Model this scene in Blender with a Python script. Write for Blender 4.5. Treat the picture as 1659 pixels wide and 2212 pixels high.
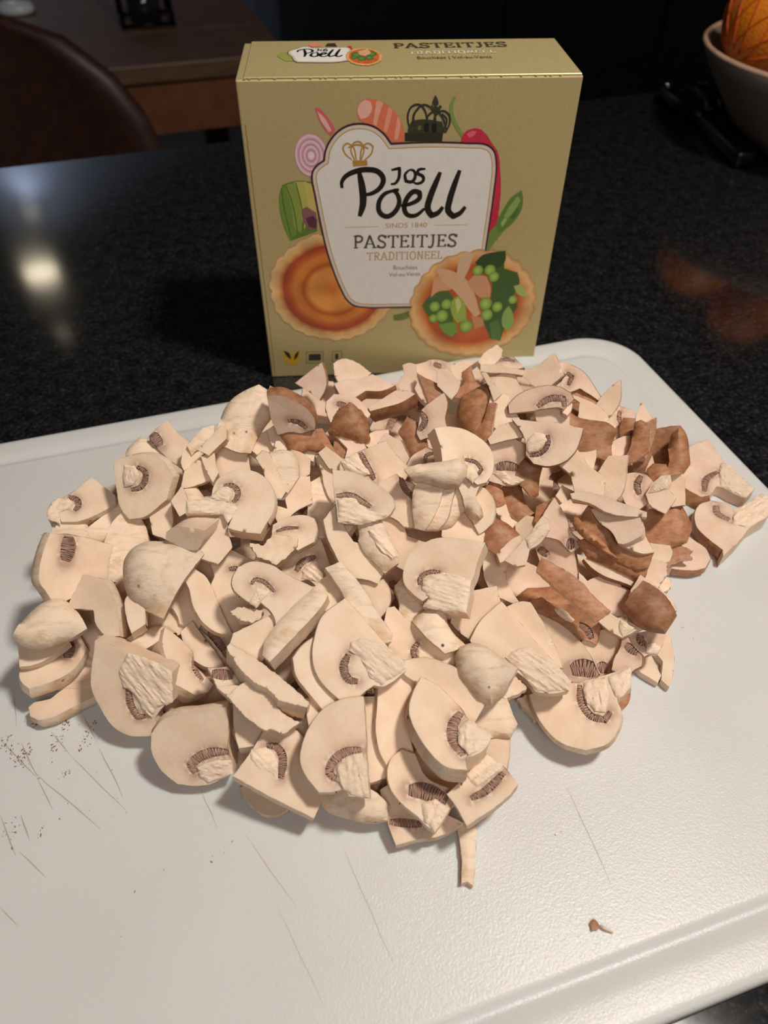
import bpy, bmesh, math, random
import numpy as np
from mathutils import Vector, Matrix, noise
from mathutils.geometry import delaunay_2d_cdt

for o in list(bpy.data.objects): bpy.data.objects.remove(o, do_unlink=True)
SCN = bpy.context.scene
COL = SCN.collection
PI = math.pi

# ------------------------------------------------------------------ camera
CAMZ = 0.251645
PITCH, ROLL = 0.8009383, 0.00759796
cd = bpy.data.cameras.new('camera'); cam = bpy.data.objects.new('camera', cd); COL.objects.link(cam)
_w = Vector((0, math.cos(PITCH), -math.sin(PITCH))); _r0 = Vector((1, 0, 0)); _u0 = _r0.cross(_w)
_r = math.cos(ROLL)*_r0 + math.sin(ROLL)*_u0; _u = -math.sin(ROLL)*_r0 + math.cos(ROLL)*_u0
M = Matrix((_r, _u, -_w)).transposed().to_4x4(); M.translation = Vector((0, 0, CAMZ)); cam.matrix_world = M
cd.sensor_fit = 'VERTICAL'; cd.sensor_height = 36; cd.lens = 1605.757*36/2212
cd.clip_start = 0.01; cd.clip_end = 50
cd.dof.use_dof = True; cd.dof.focus_distance = 0.275; cd.dof.aperture_fstop = 12
SCN.camera = cam
# ------------------------------------------------------------------ world, lights, exposure
wd = bpy.data.worlds.new('world'); SCN.world = wd; wd.use_nodes = True
bg = wd.node_tree.nodes['Background']; bg.inputs[0].default_value = (0.75, 0.86, 1.0, 1); bg.inputs[1].default_value = 0.05
vs = SCN.view_settings
vs.view_transform = 'Standard'; vs.look = 'None'; vs.gamma = 1; vs.use_curve_mapping = False; vs.exposure = -0.06
try: SCN.cycles.max_bounces = 7
except Exception: pass
def area_lamp(name, loc, target, size, power, col):
    l = bpy.data.lights.new(name, 'AREA'); l.shape = 'DISK'; l.size = size; l.energy = power; l.color = col
    o = bpy.data.objects.new(name, l); COL.objects.link(o); o.location = loc
    o.rotation_euler = (Vector(target)-Vector(loc)).to_track_quat('-Z', 'Y').to_euler()
    return o
area_lamp('pendant_light', (0.34, 0.13, 0.88), (0.02, 0.22, 0), 0.10, 7.6, (1.0, 0.92, 0.83))
area_lamp('kitchen_ceiling_light', (0.12, -0.85, 1.10), (0.0, 0.32, 0.05), 0.6, 6.2, (1.0, 0.96, 0.92))

# ------------------------------------------------------------------ helpers
def lin(h):
    if isinstance(h, str): h = tuple(int(h[i:i+2], 16)/255 for i in (0, 2, 4))
    return tuple(c/12.92 if c <= 0.04045 else ((c+0.055)/1.055)**2.4 for c in h)
def tag(o, label=None, cat=None, group=None, kind=None):
    if label: o['label'] = label
    if cat: o['category'] = cat
    if group: o['group'] = group
    if kind: o['kind'] = kind
    return o
def empty(name, loc=(0, 0, 0), rot=None):
    o = bpy.data.objects.new(name, None); COL.objects.link(o); o.empty_display_size = 0.01
    o.location = loc
    if rot is not None: o.rotation_euler = rot
    return o
def mesh_obj(name, verts, faces, mats, parent=None, smooth=True, midx=None):
    me = bpy.data.meshes.new(name); me.from_pydata([tuple(v) for v in verts], [], faces)
    for m in (mats if isinstance(mats, (list, tuple)) else [mats]): me.materials.append(m)
    if midx is not None: me.polygons.foreach_set('material_index', midx)
    if smooth: me.polygons.foreach_set('use_smooth', [True]*len(me.polygons))
    me.update()
    o = bpy.data.objects.new(name, me); COL.objects.link(o)
    if parent: o.parent = parent
    return o
def bm_obj(name, bm, mat, parent=None, smooth=False):
    me = bpy.data.meshes.new(name); bmesh.ops.recalc_face_normals(bm, faces=bm.faces); bm.to_mesh(me); bm.free()
    me.materials.append(mat)
    if smooth: me.polygons.foreach_set('use_smooth', [True]*len(me.polygons))
    o = bpy.data.objects.new(name, me); COL.objects.link(o)
    if parent: o.parent = parent
    return o
def add_box(bm, c, s, rotz=0, bev=0.0, seg=2):
    g = bmesh.ops.create_cube(bm, size=1, matrix=Matrix.Translation(c) @ Matrix.Rotation(rotz, 4, 'Z') @ Matrix.Diagonal((*s, 1)))
    if bev:
        ed = list({e for v in g['verts'] for e in v.link_edges})
        bmesh.ops.bevel(bm, geom=ed, offset=bev, segments=seg, affect='EDGES', profile=0.5)
def box_obj(name, c, s, mat, parent=None, rotz=0, bev=0.0):
    bm = bmesh.new(); add_box(bm, c, s, rotz, bev); return bm_obj(name, bm, mat, parent)
def lathe(prof, n=48, c=(0, 0, 0)):
    vs_, fs = [], []
    for r, z in prof:
        for i in range(n):
            a = 2*PI*i/n; vs_.append((c[0]+r*math.cos(a), c[1]+r*math.sin(a), c[2]+z))
    for j in range(len(prof)-1):
        for i in range(n):
            fs.append((j*n+i, j*n+(i+1) % n, (j+1)*n+(i+1) % n, (j+1)*n+i))
    return vs_, fs
def tube(pts, rad, n=10):
    vs_, fs = [], []
    pts = [Vector(p) for p in pts]
    rad = rad if isinstance(rad, (list, tuple)) else [rad]*len(pts)
    for i, p in enumerate(pts):
        t = (pts[min(i+1, len(pts)-1)]-pts[max(i-1, 0)]).normalized()
        a = t.orthogonal().normalized() if abs(t.z) > .95 else t.cross(Vector((0, 0, 1))).normalized()
        b = t.cross(a)
        for k in range(n):
            an = 2*PI*k/n; vs_.append(p+(a*math.cos(an)+b*math.sin(an))*rad[i])
    for i in range(len(pts)-1):
        for k in range(n):
            fs.append((i*n+k, i*n+(k+1) % n, (i+1)*n+(k+1) % n, (i+1)*n+k))
    fs.append(tuple(range(n-1, -1, -1))); fs.append(tuple((len(pts)-1)*n+k for k in range(n)))
    return vs_, fs
def catmull(pts, closed, step, corner=35):
    """densify a 2-D polyline; soft vertices become curves, sharp ones stay corners. Returns points and source edge index."""
    n = len(pts); P_ = [np.array(p, float) for p in pts]
    def tangent(i):
        if not closed and (i == 0 or i == n-1): return None
        a = P_[i]-P_[i-1]; b = P_[(i+1) % n]-P_[i]
        la, lb = np.linalg.norm(a)+1e-9, np.linalg.norm(b)+1e-9
        if math.degrees(math.acos(max(-1, min(1, (a@b)/(la*lb))))) > corner: return None
        t = a/la+b/lb; return t/(np.linalg.norm(t)+1e-9)
    T = [tangent(i) for i in range(n)]
    out, src = [], []
    for i in range(n if closed else n-1):
        a, b = P_[i], P_[(i+1) % n]; L = np.linalg.norm(b-a); m = max(1, int(round(L/step)))
        ta = T[i]*L if T[i] is not None else (b-a); tb = T[(i+1) % n]*L if T[(i+1) % n] is not None else (b-a)
        for j in range(m):
            s = j/m; h00 = 2*s**3-3*s*s+1; h10 = s**3-2*s*s+s; h01 = -2*s**3+3*s*s; h11 = s**3-s*s
            out.append(h00*a+h10*ta+h01*b+h11*tb); src.append(i)
    if not closed: out.append(P_[-1]); src.append(n-2)
    return np.array(out), src
def in_poly(q, poly):
    x, y = q[:, 0], q[:, 1]; c = np.zeros(len(q), bool); n = len(poly)
    for i in range(n):
        x1, y1 = poly[i]; x2, y2 = poly[i-1]
        if y1 == y2: continue
        c ^= ((y1 > y) != (y2 > y)) & (x < (x2-x1)*(y-y1)/(y2-y1)+x1)
    return c
def area2(p): return 0.5*sum(p[i-1][0]*p[i][1]-p[i][0]*p[i-1][1] for i in range(len(p)))
def stroke_poly(pts, w, taper=0.0, step=0.5):
    """ribbon polygons around a centre line (2-D)"""
    c, _ = catmull(pts, False, step, 70); n = len(c); L, Rr = [], []
    for i in range(n):
        t = c[min(i+1, n-1)]-c[max(i-1, 0)]; t = t/(np.linalg.norm(t)+1e-9); nn = np.array((-t[1], t[0]))
        s = i/(n-1); ww = w*(1-taper*abs(2*s-1)**2.5)
        L.append(c[i]+nn*ww/2); Rr.append(c[i]-nn*ww/2)
    return L, Rr, c

# ------------------------------------------------------------------ materials
class NT:
    def __init__(s, name):
        s.m = bpy.data.materials.new(name); s.m.use_nodes = True; s.t = s.m.node_tree; s.b = s.t.nodes['Principled BSDF']
        s.tc = s.t.nodes.new('ShaderNodeTexCoord')
    def n(s, ty, **kw):
        nd = s.t.nodes.new(ty)
        for k, v in kw.items():
            if k.startswith('i_'):
                key = k[2:]; nd.inputs[int(key) if key.isdigit() else key.replace('_', ' ')].default_value = v
            else: setattr(nd, k, v)
        return nd
    def l(s, a, b): s.t.links.new(a, b)
    def noise(s, scale, detail=4, rough=0.5, vec=None, stretch=None, dist=0.0):
        nd = s.n('ShaderNodeTexNoise'); nd.inputs['Scale'].default_value = scale; nd.inputs['Detail'].default_value = detail
        nd.inputs['Roughness'].default_value = rough; nd.inputs['Distortion'].default_value = dist
        src = vec or s.tc.outputs['Object']
        if stretch:
            mp = s.n('ShaderNodeMapping'); mp.inputs['Scale'].default_value = stretch; s.l(src, mp.inputs[0]); src = mp.outputs[0]
        s.l(src, nd.inputs['Vector']); return nd.outputs['Fac']
    def ramp(s, fac, stops):
        nd = s.n('ShaderNodeValToRGB'); e = nd.color_ramp.elements
        while len(e) < len(stops): e.new(0.5)
        for i, (p, c) in enumerate(stops): e[i].position = p; e[i].color = (*c, 1) if len(c) == 3 else c
        s.l(fac, nd.inputs[0]); return nd.outputs[0]
    def mix(s, fac, a, b, mode='MIX'):
        nd = s.n('ShaderNodeMix', data_type='RGBA', blend_type=mode)
        for v, i in ((fac, 0), (a, 6), (b, 7)):
            if isinstance(v, (int, float)): nd.inputs[i].default_value = v
            elif isinstance(v, tuple): nd.inputs[i].default_value = (*v, 1) if len(v) == 3 else v
            else: s.l(v, nd.inputs[i])
        return nd.outputs[2]
    def bump(s, h, strength=0.3, dist=0.001):
        nd = s.n('ShaderNodeBump'); nd.inputs['Strength'].default_value = strength; nd.inputs['Distance'].default_value = dist
        s.l(h, nd.inputs['Height']); s.l(nd.outputs[0], s.b.inputs['Normal'])
    def col(s, c):
        if isinstance(c, tuple): s.b.inputs['Base Color'].default_value = (*c, 1)
        else: s.l(c, s.b.inputs['Base Color'])
    def set(s, **kw):
        for k, v in kw.items(): s.b.inputs[k.replace('_', ' ')].default_value = v
        return s
def vary(m, c, amt):
    oi = m.n('ShaderNodeObjectInfo'); mr = m.n('ShaderNodeMapRange')
    mr.inputs['To Min'].default_value = 1-amt; mr.inputs['To Max'].default_value = 1+amt*0.6
    m.l(oi.outputs['Random'], mr.inputs[0]); cb = m.n('ShaderNodeCombineColor')
    for i in range(3): m.l(mr.outputs[0], cb.inputs[i])
    return m.mix(1.0, c, cb.outputs[0], 'MULTIPLY')
def mat_flesh(name, a, b):
    m = NT(name); n1 = m.noise(70, 5, .6); c = m.ramp(n1, [(.32, b), (.6, a)])
    fl = m.ramp(m.noise(240, 4, .7, stretch=(1, 2.2, 1)), [(.66, (0, 0, 0)), (.80, (.5, .5, .5))]); c = m.mix(fl, c, (.56, .35, .21))
    at = m.n('ShaderNodeAttribute'); at.attribute_name = 'gill_tint'; c = m.mix(at.outputs['Fac'], c, (.42, .24, .17))
    m.col(vary(m, c, .08)); m.set(Roughness=.6, Subsurface_Weight=.35, Subsurface_Scale=.0035)
    m.b.inputs['Subsurface Radius'].default_value = (1, .6, .38); m.b.inputs['Specular IOR Level'].default_value = .3
    m.bump(m.noise(700, 4, .65), .3, .0005); return m.m
FLESH = {'w': mat_flesh('mushroom_flesh_cream', (.82, .632, .474), (.74, .525, .367)), 'b': mat_flesh('mushroom_flesh_pink', (.80, .595, .455), (.70, .48, .35))}
def mat_skin_w():
    m = NT('mushroom_skin_white'); base = m.ramp(m.noise(120, 6, .65, stretch=(1, 3, 1)), [(.25, (.58, .385, .24)), (.5, (.82, .64, .48))])
    st = m.ramp(m.noise(55, 4, .6, dist=.6), [(.50, (0, 0, 0)), (.70, (.9, .9, .9))])
    c = m.mix(st, base, (.56, .33, .16)); vo = m.n('ShaderNodeTexVoronoi'); vo.inputs['Scale'].default_value = 170; m.l(m.tc.outputs['Object'], vo.inputs['Vector'])
    sp = m.ramp(vo.outputs['Distance'], [(.08, (1, 1, 1)), (.14, (0, 0, 0))]); gate = m.ramp(m.noise(60, 2), [(.55, (0, 0, 0)), (.59, (1, 1, 1))])
    s2 = m.mix(1.0, sp, gate, 'MULTIPLY'); c = m.mix(s2, c, (.05, .03, .02))
    m.col(vary(m, c, .08)); m.set(Roughness=.6, Subsurface_Weight=.1, Subsurface_Scale=.003); m.b.inputs['Specular IOR Level'].default_value = .3
    m.bump(m.noise(260, 5, .7, stretch=(1, 2.5, 1)), .5, .0008); return m.m
def mat_skin_b():
    m = NT('mushroom_skin_brown'); f = m.noise(230, 6, .68, stretch=(1, 1.7, 1)); base = m.ramp(f, [(.28, (.27, .105, .045)), (.5, (.44, .20, .095)), (.72, (.56, .31, .17))])
    st = m.ramp(m.noise(48, 4, .6, dist=.5), [(.32, (.5, .4, .36)), (.58, (1, 1, 1))])
    c = m.mix(.6, base, st, 'MULTIPLY'); fk = m.ramp(m.noise(130, 5, .8, dist=1.0), [(.66, (0, 0, 0)), (.74, (.8, .8, .8))]); c = m.mix(fk, c, (.62, .42, .28))
    m.col(vary(m, c, .20)); m.set(Roughness=.5, Subsurface_Weight=.08, Subsurface_Scale=.002); m.b.inputs['Specular IOR Level'].default_value = .35
    m.bump(f, .35, .0007); return m.m
SKIN = {'w': mat_skin_w(), 'b': mat_skin_b()}
def mat_gills():
    m = NT('mushroom_gills'); c = m.ramp(m.noise(500, 3, .6), [(.3, (.33, .175, .12)), (.7, (.56, .35, .26))]); m.col(vary(m, c, .25)); m.set(Roughness=.75); return m.m
GILLS = mat_gills()
def mat_stem():
    m = NT('mushroom_stem_fibre'); f = m.noise(260, 6, .7, stretch=(1, 3, 1)); c = m.ramp(f, [(.25, (.66, .46, .31)), (.52, (.84, .65, .49))])
    m.col(vary(m, c, .08)); m.set(Roughness=.7, Subsurface_Weight=.1, Subsurface_Scale=.003); m.bump(f, .4, .0010); return m.m
STEM = mat_stem()
def simple(name, c, rough=.5, metal=0, nscale=0, namt=.2, bump=0, **kw):
    m = NT(name)
    if nscale:
        f = m.noise(nscale, 5, .6); m.col(m.ramp(f, [(.3, tuple(x*(1-namt) for x in c)), (.7, tuple(min(1, x*(1+namt)) for x in c))]))
        if bump: m.bump(f, bump, .002)
    else: m.col(tuple(c))
    m.set(Roughness=rough, Metallic=metal, **kw); return m.m
def mat_board():
    m = NT('white_plastic'); n1 = m.noise(18, 3); c = m.ramp(n1, [(.3, (.625, .608, .588)), (.7, (.67, .652, .634))]); m.col(c)
    m.set(Roughness=.33, Subsurface_Weight=.45, Subsurface_Scale=.012); m.b.inputs['Specular IOR Level'].default_value = .45
    m.bump(m.noise(1500, 2, .6), .35, .00035); return m.m
BOARD = mat_board()
def mat_granite():
    m = NT('black_granite'); a = m.noise(420, 5, .75); b = m.noise(120, 3, .6)
    c = m.ramp(a, [(.40, (.005, .005, .006)), (.56, (.017, .0165, .017)), (.72, (.07, .064, .058))]); d = m.ramp(b, [(.35, (.5, .5, .5)), (.65, (1.2, 1.2, 1.2))])
    m.col(m.mix(1.0, c, d, 'MULTIPLY')); m.set(Roughness=.09); m.b.inputs['Specular IOR Level'].default_value = .5
    m.bump(m.noise(500, 3), .015, .0003); return m.m
GRANITE = mat_granite()

# ------------------------------------------------------------------ measured data (millimetres)
MARKS = [(-117.3, 96.7, -111.8, 88.7, 0.35), (-133.7, 123.1, -116.2, 109.4, 0.3), (-125.8, 121.8, -116.4, 110.0, 0.35), (-117.5, 111.0, -90.2, 92.4, 0.25), (-107.8, 133.3, -99.4, 122.0, 0.25), (-98.1, 120.3, -85.8, 103.3, 0.3), (-116.2, 109.4, -107.3, 98.5, 0.25), (-116.8, 126.2, -107.7, 117.7, 0.3), (-107.7, 117.7, -82.9, 97.9, 0.2), (-124.1, 96.8, -114.3, 83.9, 0.3), (-114.0, 85.3, -102.9, 77.8, 0.25), (-135.0, 140.8, -129.7, 127.9, 0.2), (-61.1, 106.6, -52.7, 92.9, 0.2), (-43.6, 91.5, -25.4, 69.9, 0.15), (-12.3, 87.5, 3.7, 55.5, 0.15), (62.0, 107.5, 70.5, 77.1, 0.18), (-30.9, 69.8, -15.6, 45.2, 0.12), (28.1, 122.2, 40.2, 113.8, 0.2), (-114.0, 69.3, -106.7, 64.3, 0.2), (-101.9, 156.9, -92.1, 152.9, 0.2)]
CRUMBS = [(-121.1, 129.4, 4.2, 1.1, 26, 0.5), (-113.3, 122.8, 1.3, 2.7, 30, 0.45), (-103.3, 124.6, 1.6, 3.9, 26, 0.45), (-131.2, 120.9, 1.9, 2.4, 26, 0.5), (-124.7, 115.9, 1.5, 1.5, 18, 0.5), (-122.3, 118.4, 0.9, 2.4, 22, 0.45), (-107.2, 110.6, 1.0, 0.8, 10, 0.4), (-118.2, 91.0, 1.7, 2.3, 16, 0.4), (-108.8, 90.6, 0.9, 0.9, 8, 0.4), (-70.6, 73.4, 4.2, 5.3, 4, 0.3), (-103.4, 103.1, 9.2, 9.6, 16, 0.3), (-50.3, 87.2, 2.9, 4.3, 5, 0.35), (54.3, 92.3, 3.0, 2.9, 2, 0.3), (121.8, 174.0, 1.9, 6.8, 3, 0.4)]
CRUMB = (64.2, 64.7)
FILL = [(76.1, 233.4, 28.7, 0.22, -0.09, 1.35, 3, 'w', 'slice buried under the cream chunk left of the white blade-like slice'),
 (82.8, 191.6, 22.6, 0.12, -0.05, 2.96, 2, 'b', 'slice buried under the cream crescent with brown underside below the folded brown caps'),
 (36.5, 184.6, 23.7, 0.2, 0.05, 1.44, 3, 'w', 'slice buried under the long smooth slab right of the fluffy-stem slice'),
 (-25.3, 165.7, 26.7, 0.34, -0.17, 2.71, 3, 'w', 'slice buried under the long pale stick with brown flecks slanting through the left centre'),
 (26.0, 169.4, 20.6, 0.12, -0.01, 2.9, 0, 'w', 'slice buried under the smooth tan chunk with rounded top below the centre fluffy-stem slice'),
 (-77.3, 225.1, 31.8, -0.05, 0.13, 6.14, 3, 'w', "slice buried under the rounded stub behind the large slice's stem"), (-10.9, 203.4, 31.8, 0.2, 0.0, 1.77, 0, 'w', 'slice buried under the flat cream chunk under the tapered half slice'),
 (-114.4, 225.2, 24.7, 0.24, -0.05, 5.17, 2, 'w', 'slice buried under the off-white chunk under the slice with hooked gill at left'),
 (13.1, 117.9, 15.0, 0.14, 0.02, 0.81, 0, 'w', 'slice buried under the thick front slice with dark shaggy gills and broken stem'),
 (20.6, 202.0, 28.7, -0.04, 0.02, 0.02, 1, 'w', 'slice buried under the third slice of the pre-cut mushroom at centre, black smudge below'),
 (-31.7, 153.0, 23.7, -0.02, -0.01, 0.81, 0, 'w', 'slice buried under the square cream block left of the flecked stick'),
 (5.2, 270.5, 31.8, 0.08, -0.04, 0.6, 3, 'b', 'slice buried under the mottled brown piece left of the quarter-round wedge'),
 (-35.4, 132.1, 15.0, 0.02, -0.18, 5.91, 2, 'w', 'slice buried under the pale slab with shredded front edge below the long splintered slice'),
 (-99.5, 170.8, 20.6, 0.18, 0.14, 0.85, 3, 'w', 'slice buried under the small rounded chunk between grey half slice and stained dome'),
 (-52.4, 194.4, 29.8, 0.21, -0.03, 5.0, 0, 'w', 'slice buried under the thick stem stub with frayed end under the slit-gill slice'),
 (-83.9, 209.8, 30.8, 0.21, -0.0, 0.03, 2, 'w', "slice buried under the small cube-cut piece left of the large slice's stem"), (-44.9, 207.7, 31.8, 0.29, 0.02, 1.69, 1, 'w', 'slice buried under the slice with slit-like gill and black speck under the large slice'),
 (-72.5, 131.7, 15.0, 0.05, -0.16, 3.11, 0, 'w', 'slice buried under the brown gilled end below the torn narrow slab'),
 (-31.4, 293.1, 28.7, 0.15, -0.12, 1.61, 1, 'b', 'slice buried under the white triangular wedge with brown back edge at the rear left'),
 (60.4, 192.0, 23.7, 0.2, -0.11, 1.74, 2, 'b', 'slice buried under the shaded flesh slab left of the long scruffy brown strip'),
 (98.9, 186.1, 15.5, 0.24, 0.09, 3.71, 1, 'b', 'slice buried under the oval cream slice right of the long scruffy brown strip'),
 (95.1, 248.3, 26.7, 0.31, 0.06, 5.26, 2, 'b', 'slice buried under the folded pink flap below the wide brown cap'),
 (-12.2, 289.8, 29.8, 0.13, 0.04, 1.5, 1, 'b', 'slice buried under the brown-edged slice at the rear, upper of two stacked'),
 (-111.9, 149.6, 15.0, 0.05, 0.04, 2.87, 0, 'w', 'slice buried under the shaded flesh chunk behind the fanned slices at far left'),
 (-89.3, 154.2, 15.5, 0.08, -0.1, 4.63, 2, 'w', 'slice buried under the low pale cap piece below the stained dome'),
 (3.7, 174.3, 27.7, -0.06, 0.04, 4.52, 3, 'w', 'slice buried under the torn pale lump right of the long stained strip'),
 (124.4, 258.4, 19.6, -0.07, 0.03, 5.68, 1, 'b', 'slice buried under the small crumpled brown fold below the domed brown cap'),
 (29.6, 269.6, 32.8, -0.1, 0.2, 2.9, 2, 'b', 'slice buried under the quarter-round cream wedge with brown gill crescent, rear centre'),
 (-57.5, 244.7, 31.8, -0.08, 0.09, 4.62, 1, 'w', 'slice buried under the cream chunk at foot of the cracked cap half'),
 (-60.2, 158.9, 21.6, 0.35, -0.08, 1.65, 3, 'w', 'slice buried under the shaded tan cap strip along the torn narrow slab'),
 (-60.8, 137.3, 15.0, -0.08, 0.02, 0.11, 1, 'w', 'slice buried under the thin pointed sliver left of the shredded slab'),
 (13.4, 291.0, 30.8, -0.02, 0.15, 5.31, 3, 'b', 'slice buried under the white looping shred right of the lower stacked slice'),
 (-53.2, 126.6, 15.0, 0.33, 0.15, 4.71, 2, 'w', 'slice buried under the greyish block in shade right of the bold arched gills'),
 (48.6, 147.4, 15.0, 0.12, -0.06, 3.14, 2, 'w', 'slice buried under the torn fibrous scrap under the pinkish dome'),
 (-20.1, 186.6, 30.8, 0.13, 0.01, 1.61, 1, 'w', 'slice buried under the shaded slice with fanned gills in the hollow at centre left'),
 (-10.2, 179.3, 29.8, 0.03, -0.07, 1.55, 1, 'w', 'slice buried under the long curved slice with black dot at its lower tip, centre'),
 (23.5, 248.1, 32.8, 0.01, -0.14, 5.53, 2, 'b', 'slice buried under the ring-like slice with dark hollow left of upright grey-cut slice'),
 (-29.6, 233.8, 33.8, 0.33, 0.11, 3.26, 2, 'w', 'slice buried under the thin upright slab between the soil-specked strip and comb-gilled slice'),
 (-123.6, 216.5, 21.6, 0.01, 0.15, 4.14, 2, 'w', 'slice buried under the small greyish cap end above the square slice at left'),
 (-45.3, 167.5, 25.7, 0.25, -0.12, 6.24, 3, 'w', 'slice buried under the torn white stem shred under the twisted-stem slice'),
 (-32.8, 212.5, 31.8, 0.12, 0.19, 0.92, 3, 'w', 'slice buried under the orange-tinted wedge below the soil-specked strip'),
 (49.3, 176.4, 18.6, 0.04, -0.01, 4.95, 0, 'w', 'slice buried under the thin flesh strip beside the long smooth slab'),
 (-67.3, 147.8, 16.5, 0.0, 0.15, 1.44, 1, 'w', 'slice buried under the narrow slab ending in torn fibres beside the grey-cut half cap'),
 (-39.3, 144.9, 19.6, 0.04, -0.16, 1.64, 1, 'w', 'slice buried under the long slice with splintered lower edge below the flecked stick'),
 (-53.7, 146.1, 17.6, -0.06, 0.1, 2.24, 2, 'w', 'slice buried under the smooth half-moon slice standing right of the stained dome'),
 (51.2, 265.8, 32.8, 0.08, -0.01, 5.26, 0, 'w', 'slice buried under the bright cream wedge below the ragged cream stem'),
 (-54.5, 271.1, 30.8, 0.08, 0.19, 0.16, 2, 'w', 'slice buried under the narrow pale strip right of the chunk below the cracked cap'),
 (-97.4, 206.9, 28.7, 0.08, -0.18, 2.36, 0, 'w', 'slice buried under the wedge with a dimpled top left of the small cube'),
 (69.2, 275.4, 31.8, -0.08, 0.14, 2.14, 3, 'b', 'slice buried under the arched grey-pink slice with dark gill tunnel, rear right'),
 (39.0, 307.7, 28.7, 0.03, -0.01, 2.3, 2, 'b', 'slice buried under the dark brown folded piece left of the pink-spotted white stick'),
 (61.7, 225.3, 29.8, -0.08, -0.02, 1.08, 1, 'b', 'slice buried under the deep-set brown strip left of the narrow brown dome'),
 (54.9, 312.6, 28.7, 0.04, -0.13, 0.75, 0, 'w', 'slice buried under the short white stick slanting down from the pink-spotted stick'),
 (69.5, 306.7, 29.8, 0.25, -0.04, 2.87, 0, 'w', 'slice buried under the smooth cream lump below the pink-spotted stick'),
 (-91.5, 241.1, 29.8, -0.02, -0.1, 4.59, 1, 'w', 'slice buried under the cream scrap below the tan strip at rear left'),
 (-102.2, 160.8, 16.5, -0.06, 0.11, 0.16, 3, 'w', 'slice buried under the grey-faced half slice with ragged white rim below square slice'),
 (102.4, 231.3, 22.6, -0.03, -0.11, 1.35, 3, 'b', 'slice buried under the thin white blade-like slice on top of the curled brown caps'),
 (-27.9, 138.9, 18.6, 0.34, -0.02, 0.57, 0, 'w', 'slice buried under the small flat corner piece above the straight-edged half slice'),
 (82.1, 216.4, 25.7, 0.14, 0.11, 4.01, 0, 'b', 'slice buried under the purplish gilled slice under the left end of the blade-like slice'),
 (118.0, 234.0, 16.5, 0.15, 0.19, 3.9, 2, 'b', 'slice buried under the cream slice with oval brown gill left of the flared stem'),
 (-3.2, 136.8, 18.6, 0.33, 0.12, 1.38, 3, 'w', 'slice buried under the pale crescent slice with white rim behind the thick front slice'),
 (108.0, 267.0, 25.7, 0.32, -0.03, 0.95, 3, 'b', 'slice buried under the grey-beige flesh face below the left brown band'),
 (-23.8, 257.1, 32.8, 0.1, 0.12, 2.65, 0, 'b', 'slice buried under the thin brown strip slanting between rear brown caps'),
 (22.9, 109.1, 15.0, 0.01, 0.01, 3.53, 1, 'w', 'slice buried under the pale half-hidden slice below the tan piece with curled lip'),
 (13.3, 231.2, 31.8, 0.2, -0.04, 2.24, 0, 'w', 'slice buried under the second slice of the pre-cut mushroom at centre, spotted with soil'),
 (-73.3, 185.8, 27.7, 0.09, 0.09, 4.42, 1, 'w', 'slice buried under the peach flesh sliver above the smooth half-moon slice'),
 (-30.3, 178.5, 28.7, 0.27, 0.01, 3.17, 1, 'w', 'slice buried under the torn white stem fragment above the long stained strip'),
 (85.4, 168.7, 15.0, 0.34, 0.04, 1.03, 1, 'w', 'slice buried under the slim white stem below the long brown strip at right'),
 (32.1, 160.8, 16.5, 0.21, -0.12, 0.21, 1, 'w', 'slice buried under the cream slab below the fluffy torn stem'),
 (44.5, 232.6, 30.8, 0.15, -0.09, 0.73, 3, 'b', 'slice buried under the brown square-edged strip right of the upright grey-cut slice'),
 (-35.7, 192.2, 30.8, 0.19, -0.01, 5.0, 0, 'w', 'slice buried under the ragged tan slab left of the tapered half slice'),
 (-68.3, 211.5, 30.8, 0.15, 0.15, 6.01, 3, 'w', 'slice buried under the cracked angular block right of the grey-faced block'),
 (46.6, 214.7, 28.7, 0.28, -0.19, 2.67, 2, 'w', 'slice buried under the short white stick below the brown square-edged strip'),
 (-0.9, 106.1, 15.0, 0.12, 0.12, 3.93, 3, 'w', 'slice buried under the rounded knobbly cap end under the straight-edged half slice'),
 (1.6, 152.6, 24.7, 0.33, 0.05, 4.03, 3, 'w', 'slice buried under the long wedge with freckled strip and small gill notch at centre'),
 (84.1, 303.2, 30.8, 0.07, -0.18, 0.15, 1, 'w', 'slice buried under the grey-faced block standing up at the rear near the right corner'),
 (-76.0, 159.0, 19.6, 0.11, 0.04, 3.65, 2, 'w', "slice buried under the deep shaded chunk just under the stained dome's lower tip"), (-45.1, 116.4, 15.0, 0.31, -0.09, 0.01, 0, 'w', 'slice buried under the tilted square slice with striped curved gills, front left'),
 (9.5, 128.1, 15.0, 0.19, 0.14, 6.12, 0, 'w', 'slice buried under the plain smooth slice without gills behind the thick front slice'),
 (-124.6, 178.4, 15.5, -0.01, -0.01, 4.32, 0, 'w', 'slice buried under the wrinkled off-white cap slice with tan bruises, top of left fan'),
 (84.4, 268.3, 27.8, 0.12, -0.19, 2.1, 2, 'b', 'slice buried under the wide brown cap right of the broad grey-pink slice'),
 (21.3, 132.1, 15.0, 0.13, 0.08, 1.34, 3, 'w', 'slice buried under the smooth pinkish dome cut square on its right, right of centre'),
 (11.5, 145.6, 17.6, 0.2, 0.17, 6.27, 0, 'w', 'slice buried under the dusky tan chunk in the hollow left of the fluffy-stem slice'),
 (-14.5, 237.9, 30.8, 0.04, -0.08, 1.78, 0, 'w', 'slice buried under the small cream cube left of the square comb-gilled slice'),
 (-75.4, 247.7, 28.8, 0.23, -0.12, 3.34, 2, 'w', 'slice buried under the cracked stub between leaning stick and oblong block'),
 (72.9, 161.7, 15.0, -0.05, 0.19, 2.59, 3, 'w', 'slice buried under the pink-tinged slice with fan of brown gills, right side'),
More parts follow.
